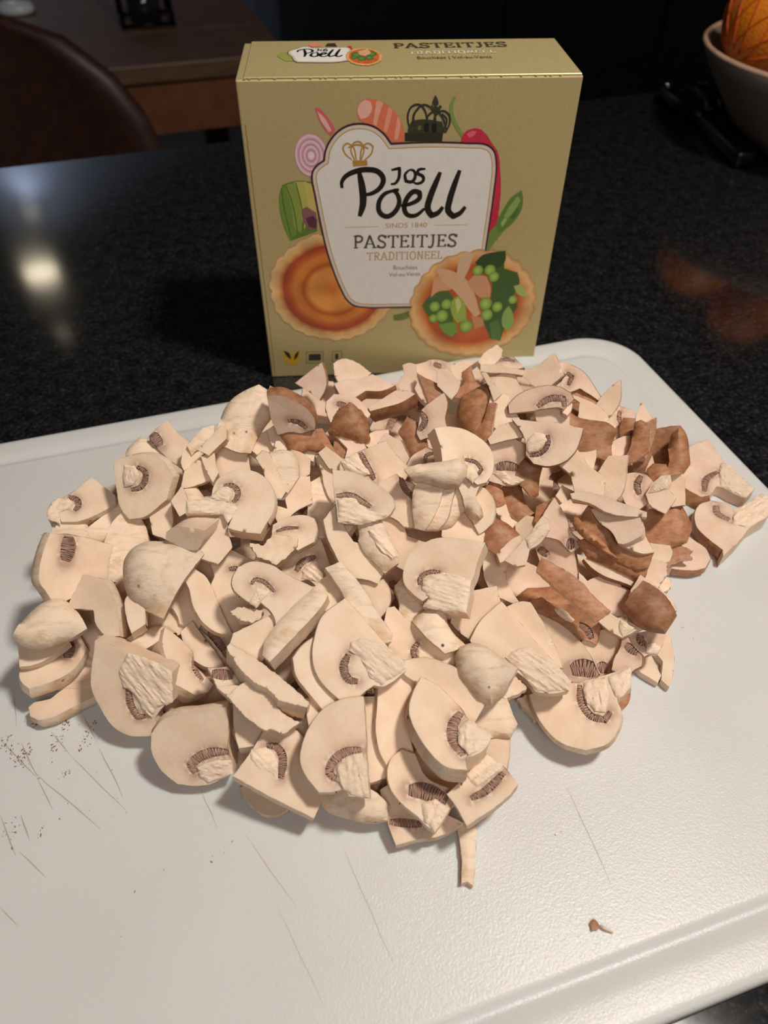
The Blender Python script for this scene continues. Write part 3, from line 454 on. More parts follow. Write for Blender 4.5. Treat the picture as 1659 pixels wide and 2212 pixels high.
# name | variety+front | thickness | bulge | rough | position | normal | x axis | outline | gills | stem | label
PIECES = """
mushroom_wedge|wf|6|0|0|-86.7 230.7 52.7|0.177 -0.652 0.737|0.984 0.123 -0.128|-1.9,10 2,4.7s 8,-0.1s 8.5,-7.9 3.8,-10.2 -3.7,-4.1 -9.2,2.6 -7.3,5|-8.1,4.1 -4.8,-1.2;4.8||pointed cream wedge with brown gill patch sticking up at far left rear
mushroom_chunk|ws|10|3|0|-98.0 226.7 49.7|0.170 -0.393 0.904|0.985 0.074 -0.153|-2.2,9.3 10.3,3.9 8.5,-9.4 -2.2,-7.8 -8.2,-0.6 -6.1,4.8|||pale yellowish chunk behind the pointed wedge at far left rear
mushroom_slice|wf|10|0|0|-90.7 200.1 59.4|-0.041 -0.741 0.671|0.999 -0.026 0.033|-10.4,8.6 -3.5,10.5s 3.9,11s 9.1,8.6s 12.2,2.9s 9.6,-5.9s 0.8,-12.4s -4.6,-13.2 -7.7,-9.6 -9.6,-0.7|-1.7,6.3 1.4,4.2 1.3,1.1 -0.6,-1.5 -4,-2.3;2.4|-6.2,7.1 -2.5,6.6 -0.2,3.5 -2.7,-0.4 -6.4,-1.2 -6.8,2.9|large cream slice with round stem knob below the pointed wedge at left
mushroom_slice|wf|8|0|0|-117.3 199.9 48.3|0.196 -0.316 0.928|0.981 0.070 -0.183|-5.6,2.7 2.8,12.1 7.8,8.9s 12.7,5.2s 13.5,1.6s 7.6,-3.4s 1.1,-7s -4.8,-7.8 -6.6,-4.5 -9.6,-7.1 -10.6,-1.9 -7.5,1.9|-4.4,3.2 -0.6,1.7 0,-0.6 -1.2,-2.5;2.4|-10.6,-1.9 -7.5,1.9 -4,2.3 -1.9,0.1 -2.5,-2.3 -6.4,-4.1 -4.6,-8.9 -10.4,-7.1|cream slice with hooked dark gill and stub of stem at the left rim
mushroom_chunk|ws|10|3|0|-112.2 193.7 40.5|0.199 -0.343 0.918|0.980 0.076 -0.184|-14.3,1.1 -2.2,-0.2 9.4,12.6 15.2,3.7 6.8,-2.7s -0.4,-8s -13.7,-6.1|||off-white chunk under the slice with hooked gill at left
mushroom_stub|ws|5|2|0|-117.9 191.3 42.8|0.210 -0.340 0.917|0.978 0.080 -0.194|-7.7,-3.1 -5.2,5.8s 1.1,7.6s 5.4,0.7s 6.6,-5.3 -0.1,-5.6|||small greyish cap end above the square slice at left
mushroom_slice|wf|9|0|0|-110.9 167.6 47.7|0.713 -0.405 0.572|0.701 0.421 -0.576|-7.7,12.7 -0.3,12.9 15.1,10.2 13.9,3.5 13.8,-4 9.4,-9.2 1.5,-9.6s -4.2,-12.8s -8.2,-7.2s -10.4,-4.3s -10.6,0.1s -9.2,8.3s|-1,12.2 -1,7.6 -1.8,3.2;5.4||square slice with shiny brown gill strip at its top on left edge
mushroom_slice|ws|8|1.5|0|-97.0 183.0 40.7|0.375 -0.524 0.765|0.927 0.219 -0.304|-5,10.8 -0.3,16.3 6.1,11.4s 9.3,3.4s 4.9,-3.7s 3.5,-11.1s -0,-15.8 -10,-11.7 -8,1|||tall slab with grey cut edge between square slice and stained dome
mushroom_cap_chunk|ws|9|9|0|-80.3 164.1 53.2|0.250 -0.507 0.825|0.968 0.137 -0.209|-9.5,0.9s -9.1,4.1s -7.1,7.5s -2.6,10.2s 3.2,10.6 10.1,11.4 17.5,5.2 10.8,-4.9 5.3,-17.2 -1.8,-13.7s -7,-9.1s -8.9,-3.9s|||big pale stained dome with orange-brown marks and one straight cut side
mushroom_slice|wf|8|0|0|-98.3 155.1 42.7|-0.123 -0.520 0.846|0.992 -0.058 0.109|-7.3,11.9 1.1,9.9s 4.1,5s 6.7,-0.7s 7.9,-9.6 2.8,-9.9 -1,-5.5 -2.3,-0.7 -12.4,0.1|||grey-faced half slice with ragged white rim below square slice
mushroom_chunk|wf|8|0|0|-109.4 160.7 21.5|0.193 -0.284 0.939|0.981 0.063 -0.183|-6.4,9.3 2.5,10.7 7.3,-0.8 5.4,-12.3 -4.2,-6.1 -4.5,-0.2|||shaded flesh chunk behind the fanned slices at far left
mushroom_cap_slice|ws|8|5|0|-113.1 148.2 42.3|0.352 -0.435 0.829|0.936 0.170 -0.308|-11.9,-4.6 -9.5,0.6s -4.8,6.9s -0.7,9.7s 3.9,8.6s 6.8,5.9 10.3,1.2 11.5,-1 6.4,-4.6s 0.8,-7s -3.8,-7.9s -7.8,-7.1s|||wrinkled off-white cap slice with tan bruises, top of left fan
mushroom_slice|wf|5|0|0|-119.3 146.1 30.4|0.219 -0.268 0.938|0.976 0.067 -0.208|-9.1,3.9 5.1,8 8.6,3.1 3.4,-2.3 -1.6,-5.6 -6.1,-6.7|||thin pale slice edge showing between two fanned slices at far left
mushroom_slice|wf|9|0|0|-117.5 145.2 24.3|0.214 -0.029 0.976|0.977 0.012 -0.214|-9.7,-4.6 -8.9,4.2 -0.9,11.6 4.7,13.9 9.9,7.1s 9.3,1.6s 7.1,-3.4s 1.4,-8.3s -4.3,-11.3s -7.7,-9s|3.8,8.7 4.5,2.2;4||fanned slice with oval gill spot and stained rim at far left
mushroom_slice|wf|6|0|0|-114.4 135.8 15.4|0.000 0.000 1.000|1.000 0.005 0.000|-10.3,-3.6 -8.8,-1.8 -3.5,-0.4 1.6,6.3 4.9,12.6 11,13.2 14.1,2.2s 6,-3.1s -0.8,-7.7s -4.9,-8.8s -8.3,-7.3s|||lowest slice of the left fan lying flat on the board
mushroom_slice|wf|8|0|0|-84.4 130.6 30.7|-0.037 -0.779 0.626|0.999 -0.024 0.029|-11.6,16.4 -6.9,15.5 -0.6,12.7 7.9,9.2 11.1,8.4 14.2,6 14,-4.2 10.9,-5.9 7.6,-10 9,-16.2s 2.9,-16.7s -1.5,-16.4s -7,-13.1s -11.1,-6.2s -13.6,0.3s -13.2,6.9s -12.2,12.2s|-1.2,0.3 -0.8,-5.2 1.4,-10.1 4.4,-9.7;2.8|-0.6,12.7 11.1,8.4 14.2,6 14,-4.6 8.1,-7.1 6.8,-10 4.5,-7.6 0.4,-1.1 -2.3,0.9 -4.1,5.4|large slice with torn crumbly stem leaning on board at lower left
mushroom_chunk|wf|11|0|0|-68.3 141.1 29.3|0.630 -0.092 0.771|0.776 0.083 -0.625|-10.1,11.1 -4.8,9.2 1.8,5.4 3,0.8 7.5,-1.8 11.4,-4.1s 9.8,-7.5s 5.3,-9.8s -6,-7.2s -7.5,-0.2 -9.9,4.8|2.5,3.8 3.9,-0.7 7.4,-3.6;2||half cap with grey left cut and narrow gill, behind crumbly-stem slice
mushroom_cap_chunk|ws|8|4|0|-82.6 149.6 33.1|0.157 -0.285 0.945|0.988 0.052 -0.149|-7,-1.8 -3.6,2.2s 2,5.1s 6.1,5.1s 9.2,2.9 -0.5,-5.3 -5.8,-7.8|||low pale cap piece below the stained dome
mushroom_chunk|wf|7|0|0|-84.9 152.2 44.7|0.167 -0.300 0.939|0.986 0.057 -0.157|-3.3,5.9 2.7,6.9s 3.5,-1.3s 3.9,-4.2 -0.2,-7.7 -2.4,-2.9 -4.2,3.7|||small rounded chunk between grey half slice and stained dome
mushroom_chunk|wf|8|0|0|-79.8 159.6 29.5|0.149 -0.297 0.943|0.989 0.051 -0.140|-9.7,1.7 -1.8,3.9 3.9,6.4 9.9,-3.8 -2.2,-7.9|||deep shaded chunk just under the stained dome's lower tip
mushroom_slice|wf|9|0|0|-52.6 185.0 65.4|0.059 -0.433 0.899|0.998 0.032 -0.050|-17.1,0.4 -8.8,0.6 -8.3,2.6 -8.1,5s -6.7,8.3s -2.9,11.1s 3.2,12.3s 8.3,10.7s 11.8,7s 13.9,1.7s 13.4,-3.6s 11.7,-7.1 9.5,-11.6 3.8,-11.1 -2,-9.7 -0.6,-6 -3.9,-4.8 -16.9,-4.7|-4.6,5.9 -1.4,6.2 0.5,4.3 0.4,1.4 -1,-0.1;2.2|-5.4,5.3 -2.6,5.6 -1.2,3.6 -2.2,-0.2 -5.5,0.2 -9.2,1.2/-17.1,0.2 -8.3,0.1 -0.9,-0.8 1.2,-2.7 -2.1,-8.2 -3.9,-4.8 -16.7,-4.6|large thick slice with curled gills and stem pointing left, upper left middle
mushroom_chunk|wf|13|0|0|-67.8 171.0 61.5|-0.261 -0.880 0.397|0.965 -0.235 0.114|-7.7,1.4 -3.1,3.9 7.1,3.7 6.6,0.4 4.1,-3.8 0.9,-4.4 -8.2,-1.3|||blunt block with grey front face below the large thick slice
mushroom_chunk|wf|10|0|0|-60.1 174.9 57.6|0.246 -0.550 0.798|0.969 0.146 -0.198|-6.5,2.9 -0.2,6.1 5.5,10.3 5.1,3 7,-3.2 2.3,-9.3 -5.3,-6.9 -7.6,-2.6|||cracked angular block right of the grey-faced block
mushroom_cube|wf|8|0|0|-75.2 193.6 55.8|0.198 -0.608 0.769|0.980 0.129 -0.150|-3.7,0.7 0.2,6.7 2.3,1.3 1.7,-3.7 -0.4,-5|||small cube-cut piece left of the large slice's stem
mushroom_chunk|wf|9|0|0|-83.9 193.8 48.3|0.192 -0.606 0.772|0.981 0.124 -0.146|-5.3,4.9 -1.2,8.4 3,6 3.7,1.8 4,-2.2 3.1,-9.1 -3.1,-6.8 -4.1,-2.8|||wedge with a dimpled top left of the small cube
mushroom_stub|ws|6|3|0|-73.5 205.2 47.8|0.134 -0.375 0.917|0.991 0.057 -0.122|-4.5,1.6 -1.6,7.2s 2.4,1.7s 7,-4.5 -3.3,-5.9|||rounded stub behind the large slice's stem
mushroom_slice|wf|7|0|0|-31.0 179.0 56.5|0.087 -0.479 0.874|0.996 0.048 -0.073|-8.5,2.3 -3.1,5.4s 2.8,6.2s 5.9,5.2s 7.2,1.3s 6.3,-3.4s 0.6,-6.7 -1.8,-5.4 -9.3,-4.7|-7.4,0.1 -3.7,1.3 0.6,1.6;1.3||slice with slit-like gill and black speck under the large slice
mushroom_stem_piece|wf|9|0|1|-37.9 171.9 56.1|0.068 -0.511 0.857|0.998 0.041 -0.054|-9.3,1.6 -4.3,0.8 -0.4,4.9 7.6,3.5 7.3,1 5.1,-2.4 0.4,-6 -6.2,-3.3|||thick stem stub with frayed end under the slit-gill slice
mushroom_slice|wf|7|0|0|-26.6 176.3 41.4|0.051 -0.341 0.939|0.999 0.024 -0.046|-12.1,-0.2 -5.1,6 1.1,14.9s 4.4,7.1s 6.5,1.1s 8.7,-4.7 5.1,-10.8 -0.8,-5.4 -7.8,-7.3|-5.6,-2.3 -3.2,1.4 1.5,3.6;2.7|-3.1,-1.4 1.5,1.7 5.1,-3 4,-7.1 -3.3,-5.2|shaded slice with fanned gills in the hollow at centre left
mushroom_slice|wf|8|0|0|-53.1 166.6 40.1|0.229 -0.477 0.848|0.973 0.119 -0.196|-7.7,4s -10,10.5s -5.6,15.3s 0.6,12.4s 4.9,10.6s 10.3,8.4 10.4,-5.5 8.5,-9 7.1,-12.8 -0.4,-17.1s -7.2,-11.8s -10.4,-4s|-2.9,6.6 0.4,7.2;2||round slice with a small pinhole gill, under the curled-gill slice
mushroom_slice|wf|6|0|0|-39.2 153.8 54.7|0.152 -0.487 0.860|0.988 0.082 -0.129|-11.4,3.4s -9.5,7.8s -5.3,9.7s 0.9,8.9s 6.5,5.8s 10.5,3.9s 17.7,0.6 10.7,-8.2 4.3,-15.1 2.5,-7.7 -1.7,-3.9 -5.1,-3.9 -8.7,-1.7s -11.1,1s|-5,2 -4.1,3.6 -1.2,3.2 2.8,-0.2;1.6|-5.1,-4.1 -3,1.2 1.3,-0.3 -0.5,-2.9 -3.1,-5.8|slice with hooked gill and twisted stem resting over round pinhole slice
mushroom_stem_piece|wf|4|0|1|-45.0 147.5 49.7|0.094 -0.306 0.947|0.996 0.035 -0.087|-6,1 -2.3,2.7 4.8,1.5 4.2,-1.2 2,-2.4 -2.7,-1.6|||torn white stem shred under the twisted-stem slice
mushroom_slice|wf|8|0|0|-62.5 159.1 41.7|0.294 -0.452 0.842|0.956 0.146 -0.255|-4.5,11.5 -0.2,8.4 3,2.6 6.2,-4.3 10.1,-11.5s 5,-10.9s 0,-7.8s -4,-2.2s -6.2,4.7s -9.5,9.9s|||smooth half-moon slice standing right of the stained dome
mushroom_slice|wf|6|0|0|-72.3 163.9 33.1|0.303 -0.460 0.835|0.953 0.153 -0.262|-6.7,0.9s -5.2,6.7s 3.4,13.3 7.6,-0.4 5.1,-9.9s -1.4,-6.8s -2.7,-3.4s|||thin half-moon tucked behind the smooth half-moon slice
mushroom_slice|wf|6|0|0|-65.0 176.7 35.3|0.121 -0.329 0.937|0.993 0.047 -0.112|-5.7,1.5 -1.3,7.7 5.7,4.4 5.6,-8.7 -4.2,-4.6|||peach flesh sliver above the smooth half-moon slice
mushroom_stick|ws|8|1.5|0|-29.6 143.5 51.9|-0.106 -0.187 0.977|0.994 -0.014 0.105|6.5,12.6 11.2,9.2 9.2,5.2 3.5,-1.8 -6.7,-13.5 -9.3,-11 -9.1,-6.6 -5.1,0.2 0.7,7|||long pale stick with brown flecks slanting through the left centre
mushroom_block|wf|8|0|0|-41.7 139.1 45.4|0.228 -0.419 0.879|0.974 0.105 -0.203|-7.7,3.1 5.2,10.2 8.1,2.1 5.4,-1 2.3,-5.5 -3.9,-6.5 -9.1,-2|||square cream block left of the flecked stick
mushroom_stick|wf|7|0|0|-64.6 149.7 26.3|0.280 -0.365 0.888|0.960 0.113 -0.256|-8.2,5.5 -4.5,9.8 0.4,3.9 6.3,-3 8.6,-6.4 2.5,-6.6 -5.1,-2.9|||narrow slab ending in torn fibres beside the grey-cut half cap
mushroom_strip|wf|6|0|0|-50.9 128.9 40.1|0.198 -0.369 0.908|0.980 0.081 -0.180|-6.1,3.4 -0.1,4 3.7,0.2 5,-5 -2.6,-2.6|-4.8,1.8 2.3,1.3;3.6||brown gilled end below the torn narrow slab
mushroom_strip|ws|5|0|0|-62.3 151.0 22.9|0.116 -0.282 0.952|0.993 0.040 -0.110|-10.9,11.7 -2.5,6.1 4.5,-1.5 10.7,-9.5 3.3,-8.3 -5.5,2|||shaded tan cap strip along the torn narrow slab
mushroom_slice|wf|9|0|0.5|-37.7 126.3 45.5|0.184 -0.086 0.979|0.983 0.022 -0.183|-13.1,9.6 -12.2,11 -1.5,5.1s 8.8,-2.1s 14.7,-7.1s 14.2,-8.9 5.2,-7.2 2.8,-4.6 -2.2,-2.3 -7.1,1.7 -10.6,5.9|||long slice with splintered lower edge below the flecked stick
mushroom_slice|wf|7|0|0.5|-36.6 117.7 38.8|0.072 -0.357 0.931|0.997 0.032 -0.065|-12.5,4.9 -7.3,10.1 0.4,9 3.2,1.8 8.9,-2.5 11.2,-2.5 5.5,-6.6 1.8,-5 -0.2,-5.3 -3.1,-3.7 -8.1,0.2|||pale slab with shredded front edge below the long splintered slice
mushroom_slice|wf|4|0|0|-48.1 124.2 39.7|0.100 -0.258 0.961|0.995 0.032 -0.095|-5.2,1.6 1.2,2.3 6.7,-0.6 -0.5,-2.4 -2.2,-0.9|||thin pointed sliver left of the shredded slab
mushroom_slice|wf|9|0|0|-59.9 111.9 24.5|0.037 -0.773 0.634|0.999 0.033 -0.017|-14.6,5.8s -11.3,10.1s -7.1,12s 0.4,12.7s 9.6,14.5 10.2,5.9 9.8,0.7 11.3,-3.7 11.5,-8.1 8.9,-8.9 5,-11.2s -0.3,-12.1s -6.7,-11.4s -11.5,-6.9s -14.7,-0.1s|10,-0.9 4.5,-1 -0.1,-2.9 -2.6,-5.3 -1,-7.9;3.5|-0.1,-5.7 3.7,-3.8 11.1,-3.3 11.3,-8.1 8.5,-9.1 3.5,-11 0.5,-9.1|thick slice with bold arched brown gills and stained top rim, lower left
mushroom_slice|wf|6|0|0|-32.2 106.7 27.6|0.173 -0.224 0.959|0.985 0.046 -0.167|-14.3,-4.8 -11.2,-0.1 -9,3.6 -7.1,7.3s -4.8,12.4s 1.2,12.8 6.7,8.3 13.3,-0 14,-9.8 11.5,-16.4 -0.5,-11.3|-4.8,5.1 -1.7,4.8 0.5,2.1 0.5,-5;2.7|-9.3,3.5 -5,4.5 -1.6,2 -0.8,-2.6 -1.3,-4.4 -7.4,-1.2 -9.5,1.4|tilted square slice with striped curved gills, front left
mushroom_slice|wf|3|0|0|-38.4 101.3 12.4|0.000 0.000 1.000|1.000 0.005 0.000|-8.4,3.6 -2.9,7.4 8.9,3.7 8,-3.3s 4.8,-5.2s 0.2,-4.9s -3.9,-2s -7,1.2s|||thin greyish round slice flat on board under the tilted square slice
mushroom_block|wf|8|0|0|-44.0 118.8 28.7|0.089 -0.240 0.967|0.996 0.028 -0.085|-5.6,7.2 0.5,6.8 5.2,2.3 6,-6.1 -2.2,-7.5 -4,-2.3|||greyish block in shade right of the bold arched gills
mushroom_chunk|wf|8|0|0|-26.1 119.4 26.2|0.053 -0.240 0.969|0.999 0.019 -0.049|-7.4,0.6 -0.6,2.8 1.9,6.4 7,1.6 2.9,-5.5 -3.8,-5.6|||peach chunk in the gap right of the shredded slab
mushroom_slice|wf|7|0|0|-7.5 131.9 46.8|0.096 -0.434 0.896|0.995 0.048 -0.083|-5,20.3 0.8,14.1 6.5,7.6 10.8,2.9 14.1,0.2 15.5,-2.6 10.3,-6.7 7,-8.1 4.7,-7.7 1.9,-9.5s -2.8,-14.4s -8.2,-10.5s -12.9,-5.6s -15.1,0.8s -14.6,7.3s -12.5,13.9s|-3.6,2.1 -5.1,-2.1 -3.4,-5.9 -0.4,-6.5;2.8|-2.9,6.3 2.7,7.1 6.5,5.7 11.2,2.5 15,-2.3 7,-7.7 3.3,-4.5 -0.5,1.4 -3.3,3.2|big slice with torn stem and comma-shaped gills in the front middle
mushroom_slice|wf|8|0|0|-20.8 129.0 44.5|0.129 -0.411 0.902|0.992 0.060 -0.115|-8.2,4.4s -5.5,8.2s 0.4,12.7 6.8,4 13.1,-7.9 3.1,-13.1s -2.7,-6.5s -7,-1.1s|||crescent of a slice peeking out left of the big torn-stem slice
mushroom_slice|wf|7|0|0|-14.1 104.4 37.3|-0.045 -0.379 0.924|0.999 -0.011 0.044|-10.8,1.3s -8.6,8.1s -3.8,14.2s 3.4,17.1s 8.2,17.5 8.9,9.4 9.6,-3.4 10.5,-12.4 4.3,-11.6 3,-9.3 -0,-10.4s -4.8,-10.6s -9,-5.8s -10.9,-1.7s|7.8,1.5 2.8,0.8 -0.9,-1.9 -1.9,-5.2 0.3,-6.9;2.9|0.7,-2.9 3.7,-0.2 8.1,0.8 9.3,-3.4 10.2,-12.1 4.8,-11.3 0.3,-7.3|half slice with straight right edge and broad ribbed gills, front centre
mushroom_slice|wf|7|0|0|-1.5 114.1 27.0|0.005 -0.359 0.933|1.000 0.008 -0.002|-4.6,14.3 4.3,14.9 2.6,5.6 3,-0.6 6.5,-9 1.2,-11.5s -5.9,-13.4s -7,1.2|||peach slab with tan streak between straight-edged half slice and pale crescent
mushroom_chunk|wf|5|0|0|-19.3 118.7 36.9|0.041 -0.249 0.968|0.999 0.017 -0.038|-6,4.6 3,5.9 6.6,-0.6 0.3,-5.2 -3.9,-4.5|||small flat corner piece above the straight-edged half slice
mushroom_slice|wf|8|0|0|4.7 120.6 32.7|0.106 -0.418 0.902|0.994 0.051 -0.093|1.3,17.8 9.2,12.6 8.8,6.2 3.4,-2.5 5.4,-11.9 -2.7,-16.7s -5.5,-11.5s -6.9,-4.8s -6.5,1.9s -6,10.7s|||pale crescent slice with white rim behind the thick front slice
mushroom_slice|wf|7|0|0|18.9 126.8 39.0|-0.103 -0.428 0.898|0.995 -0.038 0.096|-16,7.8s -8.8,9.6s -3.1,9.5s 3,7.3s 11,3.8s 13.8,-5.4 9.9,-11.6 3.2,-13.1 -5.3,-8.7 -8.5,1.9|||plain smooth slice without gills behind the thick front slice
mushroom_slice|wf|10|0|0|21.0 112.0 41.1|0.079 0.057 0.995|0.997 0.001 -0.079|-8.4,17.9 -2.6,14.4 2.2,8.7 3.9,6.7 5.9,3.2 12.3,-1.6 12,-4 8.5,-8.1 3.9,-10.2 4,-14.1s -2,-13.3s -6.1,-9.7s -10.7,-2.2s -12.7,4.8s -11.1,12.3s|3.8,5.6 1,1.4 0.6,-4.1 3.3,-9.3;3.5|2.9,-0 6.3,3.2 12.2,-2.1 11.4,-5.1 4.8,-9.2 2,-5.5|thick front slice with dark shaggy gills and broken stem
mushroom_slice|wf|6|0|0|11.4 98.4 27.2|-0.047 -0.229 0.972|0.999 -0.004 0.047|-9.7,5s -8.4,9.4s -5.1,12.1s -1,10.7 2.5,3.6 6.9,1 12.9,-0.2 9.2,-6.2 4.6,-12.3 1.6,-10 0.3,-8.6 -5.8,-3.6s -8.9,0.7s|-3.2,-0.2 1.4,-0.4 8.5,-3.7;5.3|0.9,-4.2 4.9,-2.8 9.2,-5.8 4.6,-12 1.2,-9|slice with wide dark brown gill pad and bent stem at front
mushroom_block|wf|8|0|0|30.3 97.2 31.2|-0.124 -0.244 0.962|0.992 -0.024 0.122|-10.7,-1.6 -4.7,3.3 2.4,10.1 7,6.3 11.1,0.9 8,-2.4 -5.1,-10.7 -7.8,-5.4|-3.5,-2.9 1.2,-0.8 7,4.4;2.5|-4.5,3.8 2.4,10.1 7.1,6.5 6,5.2 -1.4,0.5 -3.1,1.6|square-cut piece with pale stem bar and dark gill line at front right
mushroom_cap_chunk|ws|7|3|0|36.5 122.3 26.0|-0.141 -0.347 0.927|0.990 -0.043 0.134|-10.8,2.4 -3.7,7 4.7,9.6 7.1,2s 8.3,-0.8s 5.6,-5.4s -0,-5.1 -3.5,-6 -7.9,-3.3|||tan stained piece with a curled lip right of the thick front slice
mushroom_slice|wf|6|0|0|37.7 113.6 21.0|-0.075 -0.225 0.972|0.997 -0.010 0.074|-4.3,7.6 4.7,4.6s 4,-0.8s 1.9,-8.2 -6.3,-2.9|||pale half-hidden slice below the tan piece with curled lip
mushroom_cap_chunk|ws|8|4|0|-7.0 97.0 20.4|0.027 -0.280 0.960|1.000 0.014 -0.024|-14.3,3.3s -7.7,6.3 2.6,4.2 3.4,3.7 7.3,1.2 9.6,-1s 8.7,-5.2s 4.2,-5.8s -3.5,-4.4s -10.4,-1.9s|||rounded knobbly cap end under the straight-edged half slice
mushroom_slice|wf|6|0|0|11.6 94.5 17.3|-0.046 -0.184 0.982|0.999 -0.002 0.047|-12.2,7.7 -7,10.9 -2.7,6.4 3.1,2.3 5.2,1.8 9.7,-0.4 13.9,-2.6 6.3,-6.3s -0,-7.1s -7.2,-8.8 -9.5,-2.8|-9.2,-1.9 -4.9,-2.2 1,-2.7;2.7||lowest front slice showing its gill comb flat on the board
mushroom_stick|ws|3|0.8|0|26.6 83.2 12.4|0.000 0.000 1.000|1.000 0.005 0.000|-2.8,11.5 3.8,10.5 2.5,0.5 1.2,-7.8 -0.5,-6.7 -2.4,-7.3 -1.7,0.5|||thin tan strip lying alone on the board in front
mushroom_stick|ws|7|1.5|0|-7.1 149.2 52.7|0.114 -0.446 0.888|0.993 0.058 -0.099|-12.4,12.9 -7.2,15.2 -0.4,7.4 4.6,-0.8 10.5,-9.1 10.2,-11.2 4,-13.1 -3.6,-4.2 -6.2,3.7|||long stained stem strip left of centre, above the big torn-stem slice
mushroom_wedge|wf|7|0|0|10.9 143.4 40.7|-0.043 -0.457 0.888|0.999 -0.013 0.042|-9.5,11.7 -7,12.2 -1.6,6.9s 6.2,4.5s 12.6,-1.6s 13.8,-10.7 4.7,-9.6 -1.5,-9.5 -7,-6.2 -11.3,3.4|1.1,0 -0.7,-2.9 -0.2,-5.8;2.2|1,-2.4 5.1,-5.1 0.7,-6.3|long wedge with freckled strip and small gill notch at centre
mushroom_cap_chunk|ws|8|4|0|18.4 145.5 45.4|-0.097 -0.471 0.877|0.995 -0.039 0.089|-9,3s -5.2,6.4s 2,7.7s 3.9,0.4s 9.7,-5.9 2.3,-8.4 -3.9,-2.9|||smooth tan chunk with rounded top below the centre fluffy-stem slice
mushroom_cap_chunk|ws|8|5|0|32.3 129.7 45.0|-0.156 -0.391 0.907|0.988 -0.055 0.146|-9.2,5.5s -7.4,8.4s -3,9.5s 1.4,8.2s 5.5,4.7 10.8,0.2 8.4,-3.5 5.8,-7.7s 1.9,-10.4s -1.4,-9s -5,-4.7s -8.2,-0.3s|||smooth pinkish dome cut square on its right, right of centre
mushroom_chunk|wf|10|0|0|46.8 140.1 37.4|-0.138 -0.404 0.904|0.990 -0.050 0.128|-17.1,5.8s -13.2,12.5s -5.6,19.2 -0.8,13.2 3.9,6.3 11.2,-2.5 15.9,-8.5 14.9,-11.7 8.5,-12.4 4.1,-11.7 -0.9,-5.7 -9.5,-3.2 -13.4,0.7||-5.6,-0.1 -1.4,2.4 3.6,3 10.2,-2.4 15.6,-8.7 14.8,-11.5 4.6,-11.8 -0.9,-5.2|large quarter with long fibrous stem beside the pinkish dome
mushroom_slice|wf|7|0|0|52.8 149.6 37.5|-0.241 -0.454 0.858|0.970 -0.106 0.217|-12,8.5 -4.3,11.3 -1.1,10.9 3.1,3.1 6.6,-5.2 8.5,-11.9 2.8,-12.2 -4.1,-3.5|||narrow slab tucked behind the large fibrous-stem quarter
mushroom_slice|wf|6|0|0|64.6 150.5 26.2|-0.296 -0.378 0.877|0.955 -0.110 0.275|-11.4,15.7 -4.3,11.8 0.3,8.8s 4.7,4.1s 9.3,-2.6s 11.5,-9 7.7,-14.3 2.3,-11.5 -4.7,-8 -7,-0.4 -9.6,7.3|2.1,-7.3 6.3,-6.7 10.8,-8.2;6.4||pink-tinged slice with fan of brown gills, right side
mushroom_block|wf|9|0|0|80.9 150.7 22.9|-0.304 -0.424 0.853|0.953 -0.129 0.276|-10.5,3.6 -1.2,8.9 7.1,9.4s 9.1,2.7s 5.7,-2.2 2.7,-8.1 -5.1,-10 -8.1,-4|-3.6,-4.3 0,-4.7;4.4||rounded pale block behind the fan-gilled pink slice
mushroom_slice|bf|5|0|0|86.7 146.5 27.2|-0.305 -0.371 0.877|0.952 -0.112 0.283|-0.5,10.5 3,3.4s 5.2,0.6s 4.3,-3s 1,-4.7 -0.5,-6.9 -6,-3.8 -4.6,0.1 -2,4.2|-0.3,4.9 3.5,1.5;3.5||small pale slice with brownish lobe near the right edge of the pile
mushroom_slice|bf|4|0|0|94.6 153.8 25.0|-0.173 -0.281 0.944|0.985 -0.043 0.168|-9,5.8 -1.6,4.6 9.3,6.1 6.2,-1.2 4.5,-3.3 1.3,-3.8s -3.3,-5.7s -7.6,-2.2s|-0.6,4 -0.8,1.2 0.9,0.2;2.8|0.9,-0.1 4.1,0.5 5.8,-1.7 3.9,-3.8 0.4,-3.2|curled pale slice with crescent gill under the brown cap at right
mushroom_stick|wf|3|0|0|106.3 156.0 12.4|0.000 0.000 1.000|1.000 0.005 0.000|-0.1,13.1 5.1,11.3 3.9,1.3 1.5,-6.5 -1.5,-12.2 -3.7,-9.1 -1.1,-1.3 -3.9,5|||flat translucent strip lying on board at right, upright in view
mushroom_stick|wf|3|0|0|98.8 152.4 12.4|0.000 0.000 1.000|1.000 0.005 0.000|2.4,8.2 4.3,-3.6 2.4,-6.8 -4,-1 -5.2,3.6|||short flat strip lying on board beside the translucent strip
mushroom_stem_piece|wf|6|0|0|83.8 156.2 33.5|-0.312 -0.417 0.854|0.950 -0.130 0.284|-6.8,1.8 -2.3,4.5 1.1,1.9 9.3,-0.9 1,-4.6 -2.4,-2.5||0.8,1.9 5.9,-1.1 1,-4.5 -0,-1.3|slim white stem below the long brown strip at right
mushroom_slice|wf|7|0|0|69.9 128.9 23.9|-0.203 -0.161 0.966|0.979 -0.027 0.201|-19,5.9 -5.8,9.2 -3.8,9.1 7.7,10.9 16.8,13.5 15.4,5.9 10.1,1.5 10.8,-3.2s 9,-7.7s 4.8,-12.5s -2.8,-14.5s -10.2,-11.6s -15.4,-5.6s -18.2,1.5s|-1.5,8.3 -1.8,1.9 0.7,-3 4.9,-4.6 7.2,-1.9;2.7|-0,8.8 7.6,10.3 7.4,2.8 5.5,-2.1 2.2,-1.6 -0.3,2.3/8.3,10.2 16.6,13.2 14.9,6 10.4,1.5 8.9,5.9|large slice with horseshoe gill lying flat at the front right
